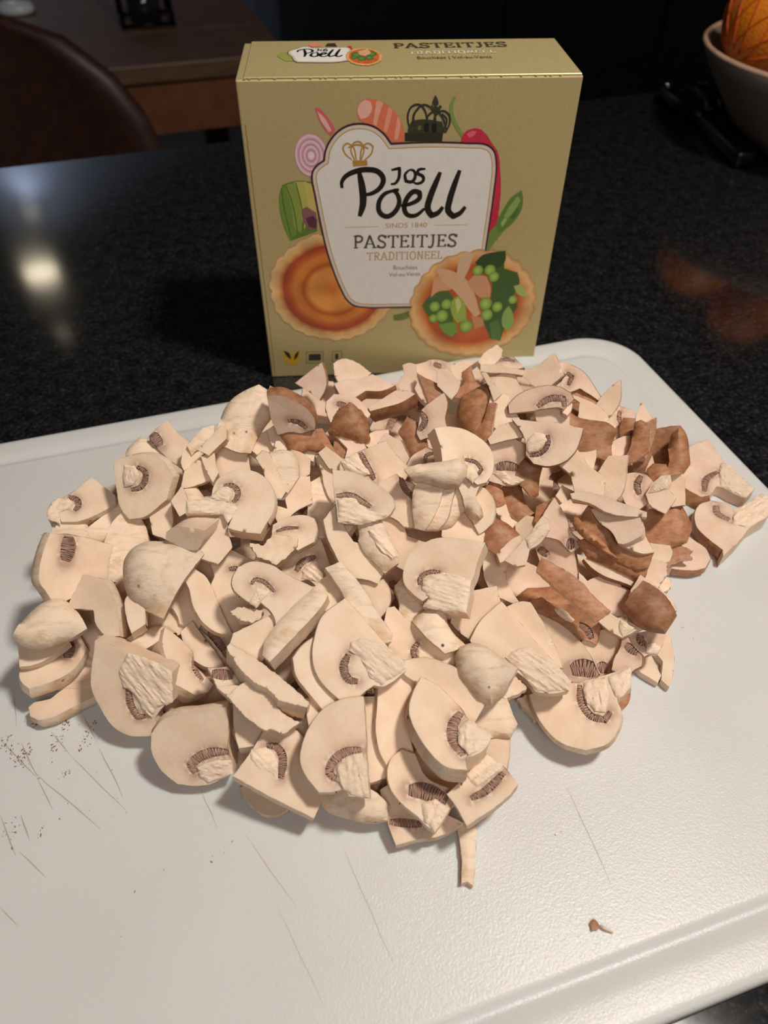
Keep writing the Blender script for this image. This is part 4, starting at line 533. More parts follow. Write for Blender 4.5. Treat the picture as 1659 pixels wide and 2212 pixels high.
mushroom_stub|bs|4|1|0|83.1 134.2 23.0|-0.157 -0.253 0.955|0.988 -0.034 0.153|-5.6,-1.3 1.1,6.4 3.3,2 2.1,-2.1 -0.9,-4.9|||pinkish brown scrap poking out right of the horseshoe-gill slice
mushroom_stub|wf|4|0|1|52.4 134.7 14.4|-0.098 -0.252 0.963|0.995 -0.018 0.096|-4.5,2.4 -0.1,4.2 4.5,-0 1.7,-5.3 -1.7,-1.2|||ragged scrap left of the horseshoe-gill slice
mushroom_stub|wf|4|0|1|43.1 131.3 31.7|-0.086 -0.263 0.961|0.996 -0.016 0.085|-6.4,-0.9 0.5,6.4 5.3,-0.3 2.6,-1.9 -2,-3.1|||torn fibrous scrap under the pinkish dome
mushroom_slice|wf|8|0|0|-7.7 184.8 67.3|0.050 -0.626 0.778|0.999 0.037 -0.034|-10.5,10.2 -6,10.1s -0.2,8.3s 6.4,4.2s 10.6,0.4s 11.5,-2.5s 9.7,-5.4s 6.4,-7.1 -0.5,-8.9 -8.5,-8.1 -9,-2.6 -9.8,1.6|-9.2,1.2 -3.5,1.2 -0.2,-0.7 3.1,-2.7;2.3|-8.6,0.1 -3,0.4 -0.2,-2.1 4.8,-4.6 9.7,-5 6.4,-7.1 -0.5,-8.8 -8.4,-8|tapered half slice with long straight gill line, centre
mushroom_slice|wf|8|0|0|-4.1 207.3 62.2|-0.029 -0.677 0.735|1.000 -0.014 0.026|-12.6,2.3 -6.3,5.5 -3.7,6.5 4.7,9.9s 7.6,5.7s 14.1,-1.6 10.8,-6.5 2.1,-9.8 -3.8,-7.6 -12.9,-4.3|-5,5.5 -2.9,1 0.3,-4.9;2.6|-12.6,2.3 -6.7,5.5 -3.5,0.8 -1.2,-3 -4.6,-3.6 -10.9,-1.1|square slice with vertical comb of gills and pale stem, upper centre
mushroom_slice|wf|9|0|0|7.3 193.7 56.8|-0.113 -0.651 0.750|0.994 -0.069 0.091|-9.1,7.7 -2.6,10.7 0,8.7 6.9,4.5 11.1,1 11.3,-5.9 4.4,-9.2s 0,-8.8s -3,-6.1s -8.7,-4.1s -10.5,1.8|-1.3,9.8 0.4,5.2 4.2,1.6;2.4||first slice of the pre-cut mushroom at centre, with black gill comb
mushroom_slice|ws|6|1.6|0|15.6 189.6 59.9|-0.145 -0.654 0.743|0.989 -0.090 0.114|-5.5,2.9 -2.3,10.9 6.6,8.2 4.7,0.7 2.2,-4.8 -1,-9.4s -4.7,-8.4s|||second slice of the pre-cut mushroom at centre, spotted with soil
mushroom_slice|ws|6|1.6|0|19.6 189.9 58.2|-0.159 -0.661 0.734|0.987 -0.100 0.123|-2.8,9.1 7,9.3 5.1,1.7 3.4,-4.3 -0.2,-8.5s -5.2,-8.5s -4.5,-1.6 -2.8,2.7|||third slice of the pre-cut mushroom at centre, black smudge below
mushroom_slice|ws|6|2.5|0|24.8 193.2 55.3|-0.119 -0.654 0.747|0.993 -0.073 0.094|-3.9,8.2 3.4,8.2 8.8,2.4s 3.9,-2.5s 0.7,-6.8s -5.1,-8.9s -4.5,-2.4 -3.3,1.7|||end slice of the pre-cut mushroom at centre, smooth outer cap
mushroom_stem_piece|ws|9|5|0|20.0 195.0 70.7|-0.075 -0.659 0.748|0.997 -0.044 0.062|-13,1.3 -6.3,3.6s -0,4.4s 7.1,5.5s 9.6,3.1s 9.1,-1.1s 6.2,-4.9s 1.6,-5.4s -5.1,-3.6s -9.3,-2.9|||fat tan rolled stem lying across the pre-cut mushroom
mushroom_slice|wf|9|0|0|29.9 202.8 71.5|0.226 -0.550 0.804|0.974 0.134 -0.182|-12.1,10.1 -7.6,11s -1.6,10.6s 3.9,8.4s 9,4.1s 10.6,-0.9s 9.6,-6s 7.4,-9s 3.9,-10.1s 1.4,-8 -3.5,-4 -1.7,-4.1 -9.1,-5.4 -9.9,3.4|-0.6,-0.9 3.9,-1.8 5.8,-4.3 4.4,-6.4;1.7|0,-2.7 3,-2.9 4.2,-6.7 2.2,-9.9 0.1,-7.7|upright slice with thick grey left cut and hooked gill, upper centre
mushroom_stem_piece|ws|7|3|0|32.4 193.0 59.3|-0.094 -0.631 0.770|0.996 -0.053 0.077|-7.4,8 -1.1,8.4 3.8,8.1 1,1 3.5,-3.8s 3.9,-5.9s 2.6,-7.2s 0.1,-6.9s -2.4,-3.7 -4.1,2.3|||long yellowish stem with brown tip hanging below upright slice
mushroom_slice|wf|6|0|0|35.5 192.7 54.5|-0.156 -0.591 0.791|0.988 -0.088 0.130|-5.3,10.8 1.5,8.1s 4.5,4.6s 5.7,-0.2s 4.7,-5s 1.2,-8.2 -0.5,-9.1 -3.4,-3.6 -8.4,2.8|||round pale slice behind the yellowish hanging stem
mushroom_slice|wf|7|0|0|30.2 188.6 48.8|-0.058 -0.364 0.930|0.998 -0.015 0.057|-0.9,10.9 5.9,5.2 7.2,-1.1 6.6,-6 -2.4,-9.8 -8.9,-2.9 -7.5,4.1|||plain triangular flesh piece below the pre-cut mushroom
mushroom_slice|wf|9|0|0|19.8 159.9 55.5|-0.239 -0.388 0.890|0.971 -0.089 0.222|-13.4,2.9s -11.9,7.4s -8.1,11.4s -2.3,13.7s 3.4,13.7s 9.5,12.4s 15.2,10.9 12.8,5.6 10.5,-1.2 9.7,-2.4 9.6,-5.2 7.8,-13 1.8,-12.4 -3.7,-10.5 -6.9,-10.2 -4.4,-6.8 -6.8,-8.2s -10.8,-4.7s -13.2,-1.3s|-0.6,1.7 -4.8,1.8 -7.7,0 -7.9,-2.5;1.8|-6.3,-0.5 0.2,1.3 4.6,0.4 9.7,-2.2 7.8,-13 1.8,-12.3 -6.7,-10.2 -4.4,-6.8 -7.1,-4.1|centre slice with thin curled gill and fluffy torn stem
mushroom_slice|wf|8|0|0|-10.1 173.0 53.6|0.088 -0.566 0.820|0.996 0.056 -0.068|-11.3,10.9 -6.2,17.4 -4,8.5 -0.6,3.1 7.3,1.2 11.7,-3.6 10.2,-8 8.1,-11.7s 4.8,-10.5s -3.5,-9.3s -6.8,-1.9s -9.8,4.3s|||long curved slice with black dot at its lower tip, centre
mushroom_stem_piece|ws|7|2|0|-2.5 173.3 55.9|-0.015 -0.550 0.835|1.000 -0.002 0.017|-6.2,3.5 -7.5,9.8 1,11.1 4.6,2.7 7.9,-3.2 7.6,-6.1 2.9,-9.7 0.1,-6.9 -4.1,-2.7 -6.6,1.8||-3.3,5.2 0,6.2 4.6,1.4 7.2,-3.6 5.4,-5.2 1.3,-1.5|hollow stem piece with peeled pale core, centre
mushroom_slice|wf|6|0|0|5.9 184.7 46.1|-0.064 -0.592 0.804|0.998 -0.032 0.056|-9.8,6.1 -5.2,13.2 0.4,10 2.8,1.6 10.3,-1.1 8.5,-7.9 2.8,-11.9 -3.3,-8 -6.6,-1.6|||flat peach slab right of the hollow stem piece
mushroom_slice|ws|7|1|0|-22.8 195.6 50.7|0.044 -0.375 0.926|0.999 0.023 -0.038|-6,-1.5 -7.8,10.2 1.3,16 3.8,6.5 7.5,0.3 4.4,-4.7 5.1,-10.6 -1.5,-11.2 -6.7,-4.1|||ragged tan slab left of the tapered half slice
mushroom_chunk|wf|7|0|0|-16.1 184.1 56.8|0.032 -0.369 0.929|0.999 0.018 -0.027|-5.6,0.7 -0.7,8.5 7.4,1.4 2.5,-6 -3.5,-4.4|||flat cream chunk under the tapered half slice
mushroom_stem_piece|wf|6|0|1|-18.4 156.8 51.0|0.038 -0.325 0.945|0.999 0.019 -0.034|-6.8,0.5 -1.7,4.8 2.1,9 7.5,0.1 2.6,-9.1 -3.8,-4.8|||torn white stem fragment above the long stained strip
mushroom_chunk|wf|8|0|0|-2.4 161.2 42.0|0.008 -0.529 0.849|1.000 0.011 -0.003|-8.6,5.8 2.2,6.4s 4.9,1.9s 4.7,-2.3s 1.1,-7.7 -4.3,-4.1|||torn pale lump right of the long stained strip
mushroom_chunk|ws|8|2|0|9.7 157.4 44.1|-0.020 -0.319 0.948|1.000 0.000 0.021|-5.8,6.5 -0.8,12.1 7.1,3.1 6.9,-4.9 1.6,-8.4 -4.9,-8.2 -4.2,0.4|||dusky tan chunk in the hollow left of the fluffy-stem slice
mushroom_slice|wf|7|0|0|43.1 175.8 37.2|-0.179 -0.540 0.822|0.984 -0.092 0.154|-5.8,0.1 -5.5,12 3.8,8.9 2.5,-1.4 7.9,-12.1 -3.1,-7.2|||long smooth slab right of the fluffy-stem slice
mushroom_slice|wf|8|0|0|32.5 155.5 38.8|-0.135 -0.475 0.869|0.991 -0.058 0.122|-9,-1.9 -5.6,8.3 7.8,10.8 9.3,2.1 3.7,-4.5 -0.4,-9.2 -5.9,-5.4|||cream slab below the fluffy torn stem
mushroom_strip|wf|5|0|0|43.5 170.6 31.3|-0.082 -0.320 0.944|0.997 -0.020 0.080|-2.9,4.3 1.7,7.3 5.4,-1.9 1.9,-2.4 -6,-7.2|||thin flesh strip beside the long smooth slab
mushroom_cap_chunk|bs|7|4|0|42.8 186.1 46.6|-0.179 -0.557 0.811|0.984 -0.095 0.152|-9,0s -3.7,9.2s 3.6,5.1s 7.9,0.9 5.3,-3.6 -0,-7.3 -4.2,-4.3|||small curled brown cap right of the yellowish hanging stem
mushroom_slice|bf|5|0|0|45.8 178.0 49.2|-0.090 -0.349 0.933|0.996 -0.025 0.087|-5,-1.8 0.4,3.5 4,5.5 4.6,-1.9 -3.9,-5.1|||greyish cut face below the small curled brown cap
mushroom_wedge|bf|7|0|0|52.8 177.0 53.2|-0.142 -0.565 0.813|0.990 -0.075 0.121|-9.6,-5.9 -0.5,4.1 4.2,10.1 6.7,7.9 6.9,5.4 2.6,-0.1 -0.7,-1.9 -1.2,-4.2 -2.2,-7.5 -6.2,-7.9||-2.1,1.8 1.9,6.2 6,7.2 6.5,4.9 -0.7,-2|wedge with soil specks and brown torn top, right of centre
mushroom_slice|bf|7|0|0|67.2 190.2 45.6|-0.086 -0.704 0.705|0.996 -0.056 0.067|-7.2,5.6 -2.9,12.9 1.4,5.9s 3.5,-0.4s 8.7,-4.9 3.3,-7.9 0.9,-5.5 -0.5,-3.8 -7.4,-1.7|1.7,-4.5 4.7,-4.8;4.6||brown-rimmed slice standing upright above the speckled wedge
mushroom_strip|bs|6|1|0|62.0 197.3 47.1|-0.115 -0.368 0.923|0.993 -0.036 0.110|-4.5,-1.7 -3.3,4.1 3.3,7.3 4.7,0.3 1.8,-3.5 -2,-6.3|||short brown cap edge left of the upright brown-rimmed slice
mushroom_slice|bf|6|0|0|66.1 185.5 35.3|-0.401 -0.550 0.733|0.916 -0.234 0.326|-7.6,2.9 -9.1,8.4 -1.7,13.3s 6.3,6.8s 7.7,-4.9s 8.3,-11.8 -0,-9.1 -4.4,-5.1|-6.8,4.4 -3.2,1.3;3.2||leaning slice with brown rim on its right above the long brown strip
mushroom_slice|bf|4|0|0|80.6 190.2 60.3|-0.233 -0.509 0.828|0.972 -0.116 0.202|-12.4,4.8 -8.4,5.4s -1.7,3.5s 6.9,-0.4s 13.8,-3.6 13.6,-5.4 4.4,-4.4 0.1,-3 -5.5,0.6 -11.8,2.8|||thin white blade-like slice on top of the curled brown caps
mushroom_cap_slice|bs|6|2|0|84.7 183.6 50.0|-0.295 -0.529 0.796|0.956 -0.157 0.250|-11.5,8.5 -6.7,14.5 -1.6,7.8 2.1,4.9 4.1,-0.5 6.9,-1.2 13.1,-6.4 11,-11.5 6.4,-12.3s -2.7,-6.8s -10,0s -12.4,4s|||broad folded brown cap slice under the white blade-like slice
mushroom_slice|bf|5|0|0|85.2 184.4 55.4|-0.471 -0.358 0.806|0.882 -0.184 0.433|-9.6,7.8 -2.8,9.6 7,4.7 8,-3.1 7.3,-5.1 0.6,-7.2 -1.1,-6.7 -3.5,-1 -6.5,1.7|||white flesh face above the broad folded brown cap
mushroom_slice|bf|5|0|0|91.4 178.5 51.4|-0.175 -0.341 0.924|0.985 -0.054 0.166|-6.5,1.1 1.9,7.2 5.5,-3.1 1.4,-3.4 -2.3,-1.7|||cream triangular face right of the broad folded brown cap
mushroom_strip|bs|4|2|0|76.1 185.0 49.7|-0.264 -0.499 0.825|0.964 -0.130 0.230|-6.2,4.5s -5.1,8.1s -2.1,4.5s 3.5,-1.8s 9.2,-9.3 3.7,-5.6s -3.3,-0s|||curled brown peel with a white edge left of the folded cap
mushroom_cap_slice|bs|6|2|0|84.4 178.8 44.1|-0.293 -0.523 0.800|0.956 -0.154 0.249|-12.6,6.6 -4.9,8.8 4,3.1 12.1,-4.2 9.9,-9.7s -0.1,-4.2s -9,0.1s|||lower brown cap fold beneath the broad folded cap
mushroom_slice|bf|7|0|0|85.1 176.4 40.3|-0.183 -0.390 0.903|0.983 -0.066 0.171|-10.4,4.5 -3.7,6 3,3.7 12.2,0.4 8.3,-8.1s 1.5,-4.7s -3.3,-2.6s -8,1.1s|||cream crescent with brown underside below the folded brown caps
mushroom_stub|bf|6|0|1|101.4 179.3 35.4|-0.183 -0.323 0.928|0.983 -0.054 0.175|-4.4,4.6 1.4,4.9 5.9,2.9 4.1,-1.8 -0.5,-8 -6.5,-2.4|||crumbly white stem end right of the folded brown caps
mushroom_stick|wf|7|0|0|105.8 188.3 35.4|-0.345 -0.527 0.777|0.939 -0.187 0.290|-4.9,4.8 4.4,3.1 5.2,0.6 4,-2.9 -3.2,-5.2 -5.6,-0.2|||grooved white stem stub behind the crumbly stem end
mushroom_strip|bs|4|1|0.4|66.7 161.2 46.6|-0.178 -0.416 0.892|0.984 -0.068 0.164|-12.6,8.2 -10.5,12.8 -4.1,8.7 1.7,4.2 6.4,-1.9 11.5,-7.5 7.8,-10 6,-10.9 -0.7,-4.3 -6.8,1.8|||long scruffy brown strip slanting across the right of the pile
mushroom_slice|bf|6|0|0|82.7 170.8 33.9|-0.299 -0.476 0.827|0.954 -0.142 0.263|-9.6,7.9 -6.6,4.5 2.7,7.6s 5.6,1.3s 11.3,-1.3s 7,-8.5 -1.3,-9.8 -9.8,-1.4|||oval cream slice right of the long scruffy brown strip
mushroom_cap_chunk|bs|8|4|0|94.1 156.7 41.6|-0.359 -0.470 0.806|0.933 -0.174 0.314|-10.2,1.6 -2.3,10.4 1.7,7.9 6.7,1.6s 7.7,-1.8s 3.3,-7.9s -0.8,-7.2s -6.5,-4.4s|||rounded brown cap with white scratch at the right rim
mushroom_slice|bf|6|0|0|95.4 162.4 41.8|-0.181 -0.308 0.934|0.983 -0.050 0.174|-6.3,-3.3 -7,3 -2.8,8.7 2.6,3.3 6.6,-1.7 7.4,-5.5 2.8,-6.2 -3.5,2.1|||pale cut edge along the top of the scratched brown cap
mushroom_stub|wf|4|0|1|105.6 176.1 31.4|-0.188 -0.314 0.930|0.982 -0.054 0.181|-4.2,3.9 2.8,2.5 3,-0.1 1.6,-2.2 -3.3,-4|||ragged crumb at the right rim above the scratched brown cap
mushroom_cap_slice|bs|6|2|0|62.4 171.5 28.1|-0.216 -0.495 0.842|0.976 -0.103 0.190|-12.6,1.2s -7.9,4.7s -1.6,4.8s 6.8,6.2s 12,1.1 11,-3.5 3.4,-7.5 -3.2,-3.5 -8.5,-3.3|||dark brown cap rim under the long scruffy brown strip
mushroom_slice|bs|5|1|0|62.4 163.3 28.3|-0.219 -0.471 0.855|0.976 -0.099 0.196|-7.8,6.3 -3.6,7.6 0.9,3.9 6.1,-0.7 9.4,-3.2 8.1,-6 1.3,-6.2 -5,-2.3 -9.8,0.8||0.9,3.2 3.6,3.3 7.7,-1.3 6.5,-2.4 1.2,1.5|dark gilled slice edge with white splinter below the dark brown rim
mushroom_slice|bs|6|1|0|71.1 161.4 27.6|-0.277 -0.462 0.843|0.961 -0.126 0.247|-13.6,9.6 -4.8,6.4 2.3,7.6 9.5,2.7s 7.6,-4.4s 6.5,-8.3 3.5,-6.8 -3.4,-5.7 -0.9,-2.2 -7.3,1.6|0.7,-0.4 3.7,-2.9 4.9,-6.2;2.8||brown curved slice with dark gill hollow below the scruffy strip
mushroom_slice|bf|7|0|0|54.3 180.6 27.5|-0.099 -0.328 0.939|0.995 -0.026 0.095|-12.1,8.2 -2.9,10.5 5.1,5.9 14.9,-1.2 7,-7.1 1.8,-6.5 -4.2,-6.3 -10,-2.8|||shaded flesh slab left of the long scruffy brown strip
mushroom_cap_chunk|bs|6|3|0|56.6 213.3 53.2|-0.191 -0.646 0.739|0.982 -0.120 0.148|-8.2,0.9s -5.9,7.6s 1.1,10.4s 5.8,5.2s 4.1,-1.2s 3.6,-7.7s 1.4,-9.7 -2,-5.4|||narrow brown dome in the dip right of the upright grey-cut slice
mushroom_strip|bs|4|1|0|53.3 208.2 43.3|-0.097 -0.378 0.921|0.995 -0.030 0.092|-6,7 1.1,11 3.8,-2.3 8.4,-6.7 0.1,-8.7 -7.6,-0|||deep-set brown strip left of the narrow brown dome
mushroom_strip|bs|4|1|0|43.8 209.2 47.1|-0.123 -0.581 0.805|0.992 -0.066 0.104|-3.5,2.7 1.3,10.2 3.4,-1.8 4,-4.1 0.8,-5.5 -6,-1.5|||brown square-edged strip right of the upright grey-cut slice
mushroom_stick|wf|5|0|0|47.8 201.0 41.5|-0.088 -0.368 0.926|0.996 -0.026 0.084|-6.7,5.8 0.2,6.1 2,-0.3 7.7,-4.2 -0.7,-7.8 -2.6,0.7|||short white stick below the brown square-edged strip
mushroom_stick|wf|6|0|0|55.2 195.1 42.3|-0.158 -0.589 0.793|0.987 -0.088 0.131|-4.5,1.5 -0.3,4.7 6,3.7 3.4,-3.2 -4.6,-6.7|||stubby white peg right of the short white stick
mushroom_chunk|wf|6|0|0|71.0 205.4 49.3|-0.130 -0.377 0.917|0.991 -0.043 0.123|-4.4,0.4 -1.5,4.9 2.8,1.9 4.4,-3.2 -1.3,-4|||cream chunk left of the white blade-like slice
mushroom_slice|bf|5|0|0|74.1 199.6 49.1|-0.137 -0.370 0.919|0.991 -0.045 0.130|-9.4,-0.3 -2.1,3.8 5.2,3.9 7.6,-4.1 -1.4,-3.2|||purplish gilled slice under the left end of the blade-like slice
mushroom_block|wf|9|0|0|69.9 273.9 59.2|-0.366 -0.684 0.631|0.930 -0.264 0.254|-8.8,1 -3.6,2.1 4.7,8 7.4,2 9.1,-1.9 -0.3,-9.4 -9,-1.8|||grey-faced block standing up at the rear near the right corner
mushroom_slice|bf|7|0|0|84.2 269.5 56.7|-0.202 -0.691 0.694|0.979 -0.137 0.148|-11.1,9.9 -2.3,7.8s 3.5,4.1s 7.3,-1.4s 12.5,-10.6s 5.4,-5.2 1.6,-2.7 -6.6,-5.9 -6.3,0.5 -4.2,3.4|-4.1,4.4 -1.8,2.6 -3.4,-1.3;2.1||cream slice with round gill beside the grey-faced rear block
mushroom_strip|bs|5|1|0|87.9 266.1 51.7|-0.144 -0.435 0.889|0.990 -0.057 0.132|-6,3.6 -0.2,9.1 4.2,3.4 9.2,-1.8 2.5,-8.8 -1.9,-1.9 -8,-3.4|||brown cap skin under the round-gill rear slice
mushroom_stick|wf|5|0|0|52.0 277.2 57.5|-0.150 -0.675 0.722|0.989 -0.097 0.115|-9.3,2.6 -2.4,2.6 4,0.9 10.1,-0.5 9.4,-2.7 1.1,-1.3 -3.9,-1.2 -9.3,-0.4|||long white stick with pink spot lying level at the rear
mushroom_stick|wf|5|0|0|45.3 259.1 62.2|-0.179 -0.719 0.672|0.984 -0.125 0.128|-4.4,5.6 -2.3,5.6 2.4,-0.7 4.6,-3.6 1.1,-6.6 -1.3,-0.2|||short white stick slanting down from the pink-spotted stick
mushroom_chunk|wf|7|0|0|56.3 272.5 50.9|-0.164 -0.723 0.671|0.986 -0.115 0.117|-6.4,5.7 1.4,8.9s 4,0.6s 8.3,-4s 0.5,-9 -8,-2.3|||smooth cream lump below the pink-spotted stick
mushroom_slice|bf|5|0|0|57.2 297.5 47.6|-0.089 -0.461 0.883|0.996 -0.035 0.082|-7.7,-4.7 -6.6,6.3s -0.6,3.1s 4.1,2.7s 8.8,-2.9 1.9,-4.5|-3.3,1.1 0.1,1.8 4.5,0.7;1.9||small slice with dark gill arc behind the pink-spotted stick
mushroom_stub|wf|6|0|0.6|50.3 299.1 49.7|-0.078 -0.466 0.882|0.997 -0.030 0.073|-6.2,-2 -2.9,2.3 3.1,6.3 5.9,3.1 3.6,-1.6 -3.4,-8|||ragged white tuft at the very back against the box
mushroom_slice|bf|7|0|0|66.2 249.0 61.7|-0.193 -0.718 0.668|0.981 -0.136 0.137|-14.6,-1.2s -10.5,2.9s -0,6.4s 6.3,5.8s 10.8,3.4s 12.1,0.6 8.4,-3.5 6.4,-2.7 -1.8,-3.3 -3.6,-3.7 -14.1,-4.7|-2.7,-2.1 2.3,1 7.9,1.1 8.4,-2.3;2.9||arched grey-pink slice with dark gill tunnel, rear right
mushroom_stem_piece|wf|7|0|0|70.5 248.4 56.4|-0.138 -0.753 0.644|0.990 -0.100 0.096|-8,3.1 -1,6.8 7.1,5.2 7.4,-7.9 -5.6,-7.1|||short square stem under the arched grey-pink slice
mushroom_strip|bf|3|0|0|75.8 247.7 60.1|-0.132 -0.431 0.893|0.991 -0.051 0.122|-2.6,5 2.7,3.9 1.8,-1.9 -0,-4.1 -1.8,-2.8|||thin curled flap right of the short square stem
mushroom_chunk|bs|6|1.5|0.5|86.3 262.6 47.9|-0.141 -0.428 0.893|0.990 -0.054 0.130|-7.6,6 2.1,8.3 8.1,0.6 3.6,-9.7 -6.3,-4.9|||wrinkled tan-brown piece right of the curled flap
mushroom_slice|wf|5|0|0|87.3 252.5 53.7|-0.280 -0.666 0.692|0.960 -0.188 0.207|-9.9,8.8 -2.9,6 4,2.2 7.9,-1.7 8.3,-7.3 0.9,-8.4 -4.7,-3.8 -3.8,4.2|||pale slab leaning over the wrinkled tan-brown piece
mushroom_wedge|wf|6|0|0|97.1 259.4 54.3|-0.378 -0.685 0.623|0.926 -0.274 0.260|-5.2,-1 -0.6,5.1 4.7,8.9 4.6,0.1 1.5,-6.1 -5.2,-7.1|||upright white spike near the board's right rear corner
mushroom_strip|bs|5|1|0|39.9 227.9 68.2|-0.262 -0.716 0.646|0.965 -0.189 0.181|-6.8,-7.1 -1.6,0 0.5,6.9 3.6,6.9 2.7,1.9 1.4,-8.8|||upright brown strip beside the brown dome at rear centre
mushroom_stem_piece|wf|6|0|0.5|49.8 250.3 54.8|-0.086 -0.433 0.897|0.996 -0.031 0.081|-4,11.6 3,7.6 7.6,-4.2 0.4,-10.2 -7,-4.5|||ragged cream stem right of the upright brown strip
mushroom_wedge|wf|6|0|0|46.5 222.0 66.4|-0.174 -0.684 0.709|0.985 -0.115 0.130|-6.6,-1.7 -2.1,3.6 3,4.8 10,-0.6 1.3,-2.2 -5.6,-3.9|||bright cream wedge below the ragged cream stem
mushroom_slice|bf|6|0|0|48.4 216.1 56.4|-0.192 -0.656 0.730|0.981 -0.123 0.148|-11,8.4 -2.6,12.6s 4.4,8.6s 9.8,5.3s 4.3,-0.3 2.6,-4.6 6.4,-6.4 4.3,-7.8 -0.4,-8.6 -9,-6.1 -9.1,-1.1|-4.9,-1.4 -1,-0.8 3.9,-1.8;3.8|-6,-3.7 -1.7,-2.8 2.6,-6.6 6.2,-6.4 4.5,-7.8 -0.2,-8.5|pink slice with smooth brown gill pad and frayed stem, right centre
mushroom_slice|bf|6|0|0|60.8 216.6 67.6|-0.179 -0.677 0.714|0.984 -0.118 0.135|-12.2,9 -4.7,7.8 3.7,7 14.4,4.6s 13.3,0.4s 11,-4.6s 7.3,-7.9s 1.5,-9.5s -3.9,-8.6s -6.8,-5.2 -6.8,-1.3 -8,3 -9.7,5.6|1.2,2.4 1.2,-1.3 -1.6,-4.6 -5.7,-5.4;2.1|-5.9,1.2 -3.4,3.3 -0.1,2.8 1,0.2 -2.6,-3.7 -5.9,-4.5 -6.8,-1.3|broad grey-pink slice with knotted gill and stem, rear right of centre
mushroom_cap_chunk|bs|8|4|0|85.4 240.7 49.6|-0.273 -0.683 0.678|0.962 -0.188 0.198|-13.2,4.5 -9.6,13.3s -4.7,9s 2.2,7.1s 7.5,6.2s 12.1,2.8s 9.8,-3.1 10,-11.1 4,-8.7 1.8,-10.1 -8.2,-10.9 -7.2,0.4 -5.3,0.9|||wide brown cap right of the broad grey-pink slice
mushroom_strip|bf|4|0|0|80.6 223.3 52.7|-0.144 -0.398 0.906|0.990 -0.051 0.134|-7.4,4.2 0.7,3.1 4.8,3.9 4.4,0.8 2,-7.1 -4.5,-4.8|||folded pink flap below the wide brown cap
mushroom_stick|wf|8|0|0|75.3 207.7 58.5|-0.235 -0.657 0.716|0.972 -0.153 0.178|-10.3,5.8 -2.5,11.5 2.5,3.7 8.9,-1.1 7.5,-10.5 -2.2,-9.3 -4.1,0.2|||thick smooth stem slanting below the broad grey-pink slice
mushroom_stem_piece|wf|7|0|0|90.0 216.5 49.7|-0.375 -0.661 0.650|0.927 -0.261 0.269|-2.8,5.1 -0.9,8.1 6.5,8.4 6.2,4.9 4.6,-6.3 -0.2,-12.4 -7.9,-7.7 -5.8,-0.2|||wide pale stem standing between brown caps at right
mushroom_strip|bs|5|1|0|103.6 246.5 49.5|-0.308 -0.659 0.686|0.951 -0.208 0.228|-3,2 -1.8,4.7 3.2,4.4 4.9,-6.9 -3.4,-4|||brown upright band at the right, left of the tall brown one
mushroom_cap_slice|bs|5|2|0|104.5 236.4 51.3|-0.354 -0.636 0.686|0.935 -0.235 0.265|-1.6,2.3s -0.7,8.1s 1.9,8.9s 5.5,6.4 4.9,-4.7 -0.4,-8.3 -7.2,-9.8 -2.5,-3|||tall brown band with curled foot at the right
mushroom_slice|bf|5|0|0|102.3 253.9 48.1|-0.168 -0.416 0.894|0.986 -0.064 0.155|-10.3,-0.8 -3.7,9.6s 2.8,5.7s 6.4,4.3 6.1,-2.6 2.4,-6.7 -3.7,-9.2|0.4,4.8 -0.4,1.6 -0.1,-1.6;2||greyish slice with curled gill behind the brown bands
mushroom_slice|bf|5|0|0|113.6 256.8 46.6|-0.183 -0.414 0.892|0.983 -0.071 0.169|-2.9,2 -0.2,8.5 2.1,3.9 4.4,-1.8 1.6,-8.2 -5,-4.3|||grey pointed slice tip rising behind the tall brown band
mushroom_strip|bs|4|0|0|111.8 244.1 46.6|-0.185 -0.403 0.896|0.983 -0.069 0.171|-1.4,6.2 5.2,9.3 4.1,2.6 -1.3,-9.4 -6.6,-8.5|||thin tan sliver edging the tall brown band
mushroom_slice|bf|5|0|0|99.3 237.2 45.4|-0.167 -0.399 0.902|0.986 -0.061 0.156|-8.3,0.2 0.8,6 8.8,6.8 4.4,-4.8 -5.8,-8.1|||grey-beige flesh face below the left brown band
mushroom_cap_slice|bs|6|1|0|116.9 240.6 43.2|-0.344 -0.645 0.683|0.939 -0.230 0.256|-10.4,-9 -10.5,-0.2 -6.8,5.4 -1.9,8.5 5.6,9.7 8.8,9.8 8.6,3.2 7.8,0.3 7.7,-7.8 -1.2,-8.8 -2.5,-1.8 -5.9,-9.6|||dark brown arch leg left of the domed brown cap, right rear
mushroom_cap_chunk|bs|7|4|0|119.9 229.5 51.4|-0.404 -0.633 0.661|0.915 -0.273 0.297|-3.7,2.2s -2.6,7.6s 0.9,10.8s 3,7.3s 4.1,-0.9s 4.4,-4.9s 2,-8.6 -4.9,-10.2 -3.3,-3.3|||domed brown cap standing tall at the right rear rim
mushroom_strip|bs|5|1.5|0.4|112.7 223.5 45.7|-0.192 -0.381 0.904|0.981 -0.068 0.180|-4.7,2.9 -1.7,4.4 3,3.6 4.6,0.9 3.4,-4.7 -0.3,-5.5 -4.2,-1.6|||small crumpled brown fold below the domed brown cap
mushroom_slice|bf|6|0|0|104.6 218.8 40.6|-0.325 -0.616 0.718|0.946 -0.205 0.252|-3.5,6.8 1.8,6.2 4,4.3 6.7,0.6 7.8,-2.6 2.9,-5.8 -3.2,-10.6 -7,-3.2 -9.8,4.3|0.5,5.6 -1.2,1.7 -0.3,-2.4;2.8||cream slice with oval brown gill left of the flared stem
